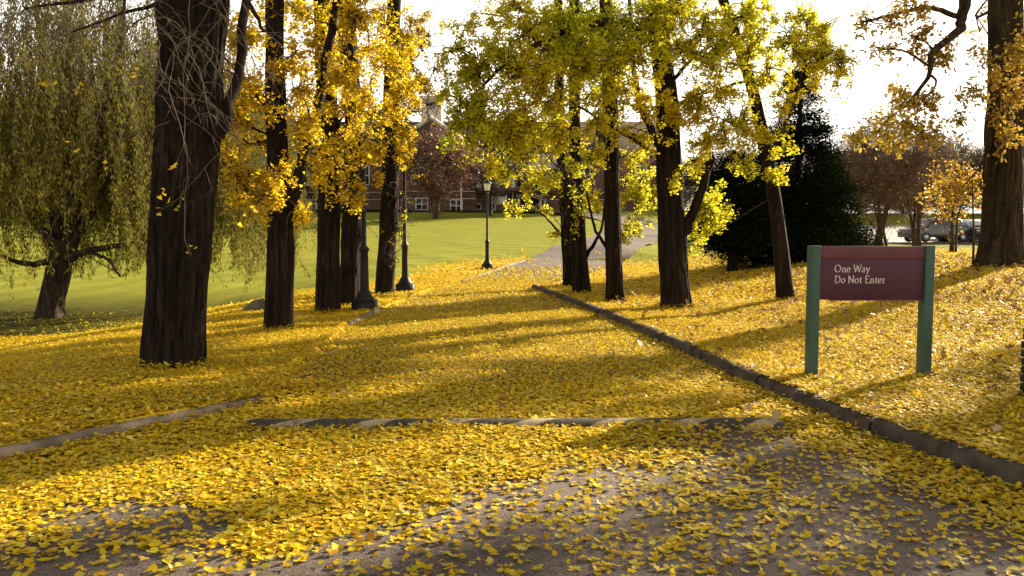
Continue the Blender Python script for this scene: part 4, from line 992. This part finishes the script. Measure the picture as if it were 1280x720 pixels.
# ------------------------------------------------------------------ speed bump, brick pier, stone block
def speed_bump():
    n, k = 90, 11; x = np.linspace(-2.28, 2.30, n); u = np.linspace(-1, 1, k)
    sk = .02 * x; X, U = np.meshgrid(x, u, indexing='ij')
    end = np.minimum(1, np.minimum(X + 2.28, 2.30 - X) / .12) ** .5
    Z = .032 * .9 + .072 * (1 - U ** 2) * end + H0(6.57) - .01
    Y = U * .15 + .01 * X
    idx = np.arange(n * k).reshape(n, k); q = np.stack([idx[:-1, :-1], idx[1:, :-1], idx[1:, 1:], idx[:-1, 1:]], -1).reshape(-1, 4)
    mb = MB(); mb.add(np.stack([X, Y, Z], -1).reshape(-1, 3), q); o = mb.build('speed_bump', M['speedbump'], None, True); o.location = (0, 6.57, 0)
    tag(o, 'low dark speed bump with worn cream stripes, half buried in leaves across the drive', 'speed bump')
speed_bump()
def pier():
    g = G(1274, 494); x = g[0] - .01; d = g[1] - .60; z = float(ground(x + .2, d))
    r = empty('brick_pier', (x, d, z), 'low dark brick pier cut by the frame edge beyond the sign', 'pier')
    mb = MB(); r_ = np.random.default_rng(3); zz = -.1; row = 0
    while zz < .60:
        off = r_.normal(0, .003)
        for f in range(2):
            for c in range(2):
                w = .30; j = r_.normal(0, .004, 3)
                mb.box((c * w + j[0] + (.0 if row % 2 else .004), f * w + j[1], zz), (c * w + w - .010 + j[0], f * w + w - .010 + j[1], zz + .066))
        zz += .078; row += 1
    mb.build('brickwork', m_brick('pier_brick', (.05, .03, .022), (.035, .022, .016), (.05, .04, .035), 3), r)
    MB().box((.006, .006, zz), (.584, .584, zz + .03)).build('coping', M['stone'], r)
    MB().box((.02, .02, -.1), (.57, .57, zz - .002)).build('mortar_core', M['stone'], r)
pier()
def block():
    g = G(318, 388); z = float(ground(g[0], g[1])); s = g[1] / 1000.
    r_ = MB(); w = 22 * s; h = 14 * s
    v = [(-w * .6, 0, -.1), (w * .4, 0, -.1), (w * .4, 0, h), (w * .05, 0, h * .95), (-w * .6, 0, .02)]
    V = [(x, y, z_) for y in (-.18, .25) for x, _, z_ in v]
    r_.add(V, [(0, 1, 2, 3, 4)], [(9, 8, 7, 6, 5)], [(0, 5, 6, 1), (1, 6, 7, 2), (2, 7, 8, 3), (3, 8, 9, 4), (4, 9, 5, 0)])
    o = r_.build('stone_block', M['stone']); o.location = (g[0], g[1], z); bv = o.modifiers.new('edge', 'BEVEL'); bv.width = .02; bv.segments = 2
    tag(o, 'small dark wedge-shaped stone block on the bank left of the forked ginkgo', 'stone block'); o['label'] = 'small dark wedge-shaped stone block on the bank beyond the thick bare trunk'
block()

# ------------------------------------------------------------------ brick hall on the hill
def window(parent, x, z, w, h, y, panes=2, frame_m='white'):
    f = MB(); fr = .12
    f.box((x - w / 2, y - .10, z), (x - w / 2 + fr, y - .01, z + h)); f.box((x + w / 2 - fr, y - .10, z), (x + w / 2, y - .01, z + h))
    f.box((x - w / 2 + fr + .002, y - .10, z), (x + w / 2 - fr - .002, y - .01, z + fr)); f.box((x - w / 2 + fr + .002, y - .10, z + h - fr), (x + w / 2 - fr - .002, y - .01, z + h))
    for k in range(1, panes): 
        xx = x - w / 2 + w * k / panes; f.box((xx - .05, y - .08, z + fr + .002), (xx + .05, y - .015, z + h - fr - .002))
    zz = z + h * .5; f.box((x - w / 2 + fr + .002, y - .075, zz - .04), (x + w / 2 - fr - .002, y - .017, zz + .04))
    o = f.build('window', M[frame_m], parent)
    MB().box((x - w / 2 + fr * .5, y - .05, z + fr * .5), (x + w / 2 - fr * .5, y - .02, z + h - fr * .5)).build('pane', M['darkglass'], o)
    return o
def hall():
    D = 97.; s = D / 1000.
    ox = P(590, 270, D); gzv = float(ground(-5, D)); r = empty('brick_hall', (ox[0], D, gzv), 'long red brick hall on the hill with slate roof, gable and pale chimney', 'building')
    X = lambda px: P(px, 270, D)[0] - ox[0]
    Z = lambda py: P(590, py, D)[2] - gzv
    e = Z(196); ridge = Z(143)
    x0, x1 = X(330), X(835)
    MB().box((x0, 0, -1), (x1, 12, e)).build('wall', M['brick'], r)
    rf = MB(); ov = .4
    rf.add([(x0 - ov, -ov, e - .1), (x1 + ov, -ov, e - .1), (x1 + ov, 6, ridge), (x0 - ov, 6, ridge), (x0 - ov, 12 + ov, e - .1), (x1 + ov, 12 + ov, e - .1), (x0 - ov, -ov, e + .12), (x1 + ov, -ov, e + .12)],
           [(6, 7, 2, 3), (3, 2, 5, 4), (0, 1, 7, 6), (0, 4, 5, 1)], [(0, 6, 3), (0, 3, 4), (1, 2, 7), (1, 5, 2)])
    ro = rf.build('roof', M['slate'], r)
    # gabled bay
    ga, gb = X(488), X(596); ap = X(541); az = Z(152)
    g = MB(); yb = -2.2; lo, hi = ga, gb; za = Z(190)
    V = [(lo, yb, -1), (hi, yb, -1), (hi, yb, za), (ap, yb, az), (lo, yb, za)]; W = [(x, 3, z) for x, _, z in V]
    g.add(V + W, [(0, 1, 2, 3, 4)], [(9, 8, 7, 6, 5)], [(0, 5, 6, 1), (1, 6, 7, 2), (2, 7, 8, 3), (3, 8, 9, 4), (4, 9, 5, 0)])
    g.build('gable', M['brick'], r)
    cp = MB()
    for a, b in (((lo - .3, za - .25), (ap, az)), ((hi + .3, za - .25), (ap, az))):
        cp.tubes(np.array([[a[0], yb - .1, a[1] + .15], [b[0], yb - .1, b[1] + .15]]), np.array([.28, .28]), 4)
    cp.build('coping', M['limestone'], r)
    c0, c1 = X(529), X(553)
    ch = MB(); ch.box((c0, -1.2, Z(165)), (c1, 1.0, Z(127))); ch.box((c0 - .2, -1.4, Z(127) + .002), (c1 + .2, 1.2, Z(122))); ch.build('chimney', M['chimney'], ro)
    # limestone bands and porch
    for py in (240, 249): MB().box((x0 + .1, -.06, Z(py + 1)), (ga - .01, -.003, Z(py))).build('stone_band', M['limestone'], r); MB().box((gb + .01, -.06, Z(py + 1)), (x1 - .1, -.003, Z(py))).build('stone_band', M['limestone'], r); MB().box((ga + .01, yb - .06, Z(py + 1)), (gb - .01, yb - .003, Z(py))).build('stone_band', M['limestone'], r)
    p0, p1 = X(598), X(704)
    po = MB().box((p0, -2.6, Z(213)), (p1, -.004, Z(199))).build('porch', M['limestone'], r)
    MB().box((p0 - .25, -2.85, Z(199) + .003), (p1 + .25, -.006, Z(195.5))).build('cornice', M['limestone'], po)
    for px in (600, 622, 641, 663, 684, 702): MB().lathe([(.32, Z(236)), (.27, Z(226)), (.25, Z(214)), (.34, Z(213.2))], 14, (X(px), -2.2, 0)).build('column', M['limestone'], po)
    MB().box((p0, -2.6, Z(240.5)), (p1, -.065, Z(236))).build('parapet', M['brick'], po)
    for px in (611, 631, 652, 673, 693): window(r, X(px), Z(235), 1.3, 2.0, -.003, 2, 'limestone')
    for px in (350, 385, 420, 455, 730, 765, 800): window(r, X(px), Z(232), 1.5, 2.4, -.003)
    for px in (350, 390, 430, 595, 613, 730, 770, 805): window(r, X(px), Z(272), 1.25, 1.7, -.003)
    for px in (522, 534, 548, 560): window(r, X(px), Z(232), 1.0, 2.0, yb - .003)
    window(r, X(530), Z(264), 1.5, 1.5, yb - .003); window(r, X(572), Z(266), 1.5, 1.5, yb - .003)
    dr = MB(); dr.box((X(647), -.45, -1), (X(650), -.004, Z(247))); dr.box((X(674), -.45, -1), (X(677), -.004, Z(247))); dr.box((X(645), -.5, Z(247) + .002), (X(679), -.004, Z(243))); dr.box((X(679.5), -.42, -1), (X(683), -.004, Z(250)))
    d_ = dr.build('door', M['limestone'], r); MB().box((X(650) + .002, -.2, -1), (X(674) - .002, -.01, Z(247) - .002)).build('door_leaf', M['darkglass'], d_)
    for px in (551, 578, 641): MB().tubes(np.array([[X(px), (-.12 if px > 596 else yb - .12), -.5], [X(px), (-.12 if px > 596 else yb - .12), Z(225)]]), np.array([.09, .09]), 8).build('downpipe', M['white'], r)
    # dormers
    for px in (625, 668, 712, 760):
        x = X(px); zc = (e * .55 + ridge * .45); m_ = MB(); y0 = 1.4
        V = [(x - 1.1, y0, zc - 1), (x + 1.1, y0, zc - 1), (x + 1.1, y0, zc + .9), (x, y0, zc + 1.9), (x - 1.1, y0, zc + .9)]; W = [(a, 6, c) for a, _, c in V]
        m_.add(V + W, [(0, 1, 2, 3, 4)], [(0, 5, 6, 1), (1, 6, 7, 2), (2, 7, 8, 3), (3, 8, 9, 4), (4, 9, 5, 0)]); dm = m_.build('dormer', M['slate'], ro)
hall()
def side_hall():
    D = 88.; p = P(195, 280, D); g = float(ground(p[0], D)); r = empty('brick_house', (p[0], D, g), 'tall dark hip-roofed building seen through the willow curtain', 'building')
    Z = lambda py: P(195, py, D)[2] - g
    X = lambda px: P(px, 280, D)[0] - p[0]
    x0, x1 = X(-60), X(335); e, t = Z(140), Z(106)
    MB().box((x0, 0, -2), (x1, 13, e)).build('wall', M['brick_dark'], r)
    rf = MB(); rf.add([(x0 - .5, -.5, e), (x1 + .5, -.5, e), (x1 + .5, 13.5, e), (x0 - .5, 13.5, e), (X(-10), 6.5, t), (X(310), 6.5, t)], [(0, 1, 5, 4), (2, 3, 4, 5), (0, 3, 2, 1)], [(1, 2, 5), (3, 0, 4)]); ro = rf.build('roof', M['slate'], r)
    MB().box((X(92), 2, e), (X(100), 4, Z(100))).build('chimney', M['brick_dark'], ro)
    for row in (165, 205, 245):
        for px in range(95, 325, 26): window(r, X(px), Z(row + 14), 1.2, 2.0, -.003)
side_hall()

# small board and rail before the hall
def notice():
    g = P(624, 270, 86); z = float(ground(g[0], 86)); r = empty('notice_board', (g[0], 86, z), 'small pale notice board on two legs in front of the hall', 'sign')
    for sd in (-1, 1): MB().box((sd * .75 - .06, -.06, -.2), (sd * .75 + .06, .06, 2.0)).build('post', M['white'], r)
    MB().box((-.68, -.04, 1.0), (.68, .04, 1.85)).build('board', M['limestone'], r)
notice()

# ------------------------------------------------------------------ parked cars
def car(name, label, x, y, rz, paint, suv=False):
    z = float(hill(x, y)) + .055
    r = empty(name, (x, y, z), label, 'car', 'cars in the far parking lot', rz)
    L_, W, H_ = (4.6, 1.82, 1.66 if suv else 1.42)
    side = [(-2.25, .32), (-2.3, .62), (-2.2, .86), (-1.45 if not suv else -1.5, .98), (-.75, H_ - .06), (.2, H_), (1.15 if suv else .9, H_ - .04), (1.75 if not suv else 2.05, 1.02), (2.2, .94), (2.3, .6), (2.25, .32)]
    n = len(side); mb = MB(); secs = []
    for yy, sx, top in ((-W / 2, .97, 1), (-W / 2 + .06, 1, 1), (W / 2 - .06, 1, 1), (W / 2, .97, 1)):
        secs.append([(px * sx, yy * (1 if pz < 1.0 else .80), pz) for px, pz in side])
    idx = np.arange(4 * n).reshape(4, n); q = np.stack([idx[:-1, :-1], idx[1:, :-1], idx[1:, 1:], idx[:-1, 1:]], -1).reshape(-1, 4)
    q2 = [(idx[k, -1], idx[k + 1, -1], idx[k + 1, 0], idx[k, 0]) for k in range(3)]
    mb.add(np.array(secs).reshape(-1, 3), q, q2, [list(idx[0])], [list(idx[3, ::-1])])
    b = mb.build('body', paint, r); bv = b.modifiers.new('edge', 'BEVEL'); bv.width = .04; bv.segments = 2; bv.limit_method = 'ANGLE'
    for sd in (-1, 1):
        y_ = sd * (W / 2 * .80 + .012); y2 = sd * (W / 2 * .985 + .0)
        a = -1.2 if not suv else -1.3; e = 1.4 if not suv else 1.8
        mb = MB(); V = [(a, sd * (W / 2 * .83 + .055), 1.01), (e, sd * (W / 2 * .83 + .055), 1.03), (.85 if not suv else 1.2, y_, H_ - .12), (-.7, y_, H_ - .13)]
        mb.add(V + [(p_[0], p_[1] - sd * .05, p_[2]) for p_ in V], [(0, 1, 2, 3)], [(7, 6, 5, 4)], [(0, 4, 5, 1), (1, 5, 6, 2), (2, 6, 7, 3), (3, 7, 4, 0)]); mb.build('side_window', M['darkglass'], r)
    for nm, (xa, za), (xb, zb) in (('windscreen', (-1.40, 1.0), (-.80, H_ - .12)), ('rear_window', (1.70 if not suv else 2.02, 1.05), (1.0 if not suv else 1.22, H_ - .10))):
        sg = -1 if xa < 0 else 1; mb = MB(); V = [(xa + sg * .03, -.66, za), (xa + sg * .03, .66, za), (xb + sg * .03, .60, zb), (xb + sg * .03, -.60, zb)]
        mb.add(V + [(p_[0] - sg * .06, p_[1], p_[2]) for p_ in V], [(0, 1, 2, 3)], [(7, 6, 5, 4)], [(0, 4, 5, 1), (1, 5, 6, 2), (2, 6, 7, 3), (3, 7, 4, 0)]); mb.build(nm, M['darkglass'], r)
    for xx in (-1.4, 1.4):
        for sd in (-1, 1):
            w = MB().lathe([(.2, -.1), (.31, -.11), (.33, -.06), (.33, .06), (.31, .11), (.2, .1)], 20).build('wheel', M['rubber'], r)
            w.location = (xx, sd * .82, .33); w.rotation_euler.x = R(90)
            MB().lathe([(.05, -.115), (.2, -.105), (.2, .105), (.05, .115)], 14).build('rim', M['rim'], w)
    for sd in (-1, 1):
        MB().box((-2.31, sd * .72 - .16, .66), (-2.15, sd * .72 + .16, .80)).build('headlight', M['rim'], r)
        MB().box((2.16, sd * .74 - .13, .70), (2.30, sd * .74 + .13, .88)).build('tail_light', M['tail'], r)
    return r
for nm, lab, px, d, rz, pt, sv in (('parked_car', 'dark parked car half hidden behind the orange maple leaves', 1170, 54.5, 10, 'car_dark', True), ('parked_car', 'white parked car gleaming beyond the orange maple', 1203, 59, 200, 'car_white', False), ('parked_car', 'silver parked car beside the huge oak trunk', 1236, 61, 15, 'car_silver', False), ('parked_car', 'dark low car between the white car and the oak', 1222, 55.5, 80, 'car_dark', False), ('parked_car', 'pale car showing past the far side of the oak trunk', 1292, 60, 12, 'car_white', True)):
    p = P(px, 280, d); car(nm, lab, p[0], d, R(rz), M[pt], sv)
def bin_():
    p = G(1178, 303); z = float(ground(p[0], p[1])); r = empty('litter_bin', (p[0], p[1], z), 'small black litter bin on the grass before the parked cars', 'bin')
    MB().lathe([(.22, 0), (.26, .02), (.29, .72), (.31, .74), (.31, .78)], 18).build('body', M['black_iron'], r, True)
    MB().lathe([(.31, .782), (.28, .84), (.14, .92), (.13, .95)], 18).build('lid', M['black_iron'], r, True)
bin_()

# ------------------------------------------------------------------ light, sky, camera
w = bpy.data.worlds.new('World'); sc.world = w; w.use_nodes = True
nt = w.node_tree; bg = nt.nodes['Background']; sk = nt.nodes.new('ShaderNodeTexSky'); sk.sky_type = 'NISHITA'; sk.sun_disc = False
sk.sun_elevation = SUN_EL; sk.sun_rotation = SUN_AZ; sk.air_density = 1.0; sk.dust_density = 3.0; sk.ozone_density = 1.0
nt.links.new(sk.outputs[0], bg.inputs[0]); bg.inputs[1].default_value = .052
# white autumn haze low over the horizon, thinning towards the zenith
def wmix(f, a_, b_):
    m_ = nt.nodes.new('ShaderNodeMix'); m_.data_type = 'RGBA'
    if hasattr(f, 'links'): nt.links.new(f, m_.inputs[0])
    else: m_.inputs[0].default_value = f
    nt.links.new(a_, m_.inputs[6]); m_.inputs[7].default_value = (*b_, 1); return m_.outputs[2]
tcw = nt.nodes.new('ShaderNodeTexCoord'); sx = nt.nodes.new('ShaderNodeSeparateXYZ'); nt.links.new(tcw.outputs['Generated'], sx.inputs[0])
mr = nt.nodes.new('ShaderNodeMapRange'); mr.interpolation_type = 'SMOOTHSTEP'; nt.links.new(sx.outputs[2], mr.inputs[0])
for i_, v_ in ((1, .18), (2, .50), (3, .80), (4, 0.0)): mr.inputs[i_].default_value = v_
zen = wmix(.6, sk.outputs[0], (3.6, 3.2, 2.7))
nt.links.new(wmix(mr.outputs[0], zen, (13.0, 12.2, 10.8)), bg.inputs[0])
sun = bpy.data.lights.new('sun', 'SUN'); sun.energy = 5.0; sun.angle = R(.53); sun.color = (1, .87, .64)
so = bpy.data.objects.new('sun', sun); C.objects.link(so)
dv = Vector((math.sin(SUN_AZ) * math.cos(SUN_EL), math.cos(SUN_AZ) * math.cos(SUN_EL), math.sin(SUN_EL)))
so.rotation_euler = dv.to_track_quat('Z', 'Y').to_euler(); so.location = (10, 10, 30)
cam = bpy.data.cameras.new('camera'); co = bpy.data.objects.new('camera', cam); C.objects.link(co)
cam.sensor_width = 36; cam.lens = 36 * 1000 / 1280; cam.clip_start = .05; cam.clip_end = 4000
co.location = tuple(CAM); co.rotation_euler = (R(90) - PITCH, 0, 0); sc.camera = co
vs = sc.view_settings; vs.view_transform = 'Standard'; vs.look = 'None'; vs.exposure = 1.9; vs.gamma = 1; vs.use_curve_mapping = False
sc.cycles.max_bounces = 6; sc.cycles.diffuse_bounces = 3; sc.cycles.transmission_bounces = 4
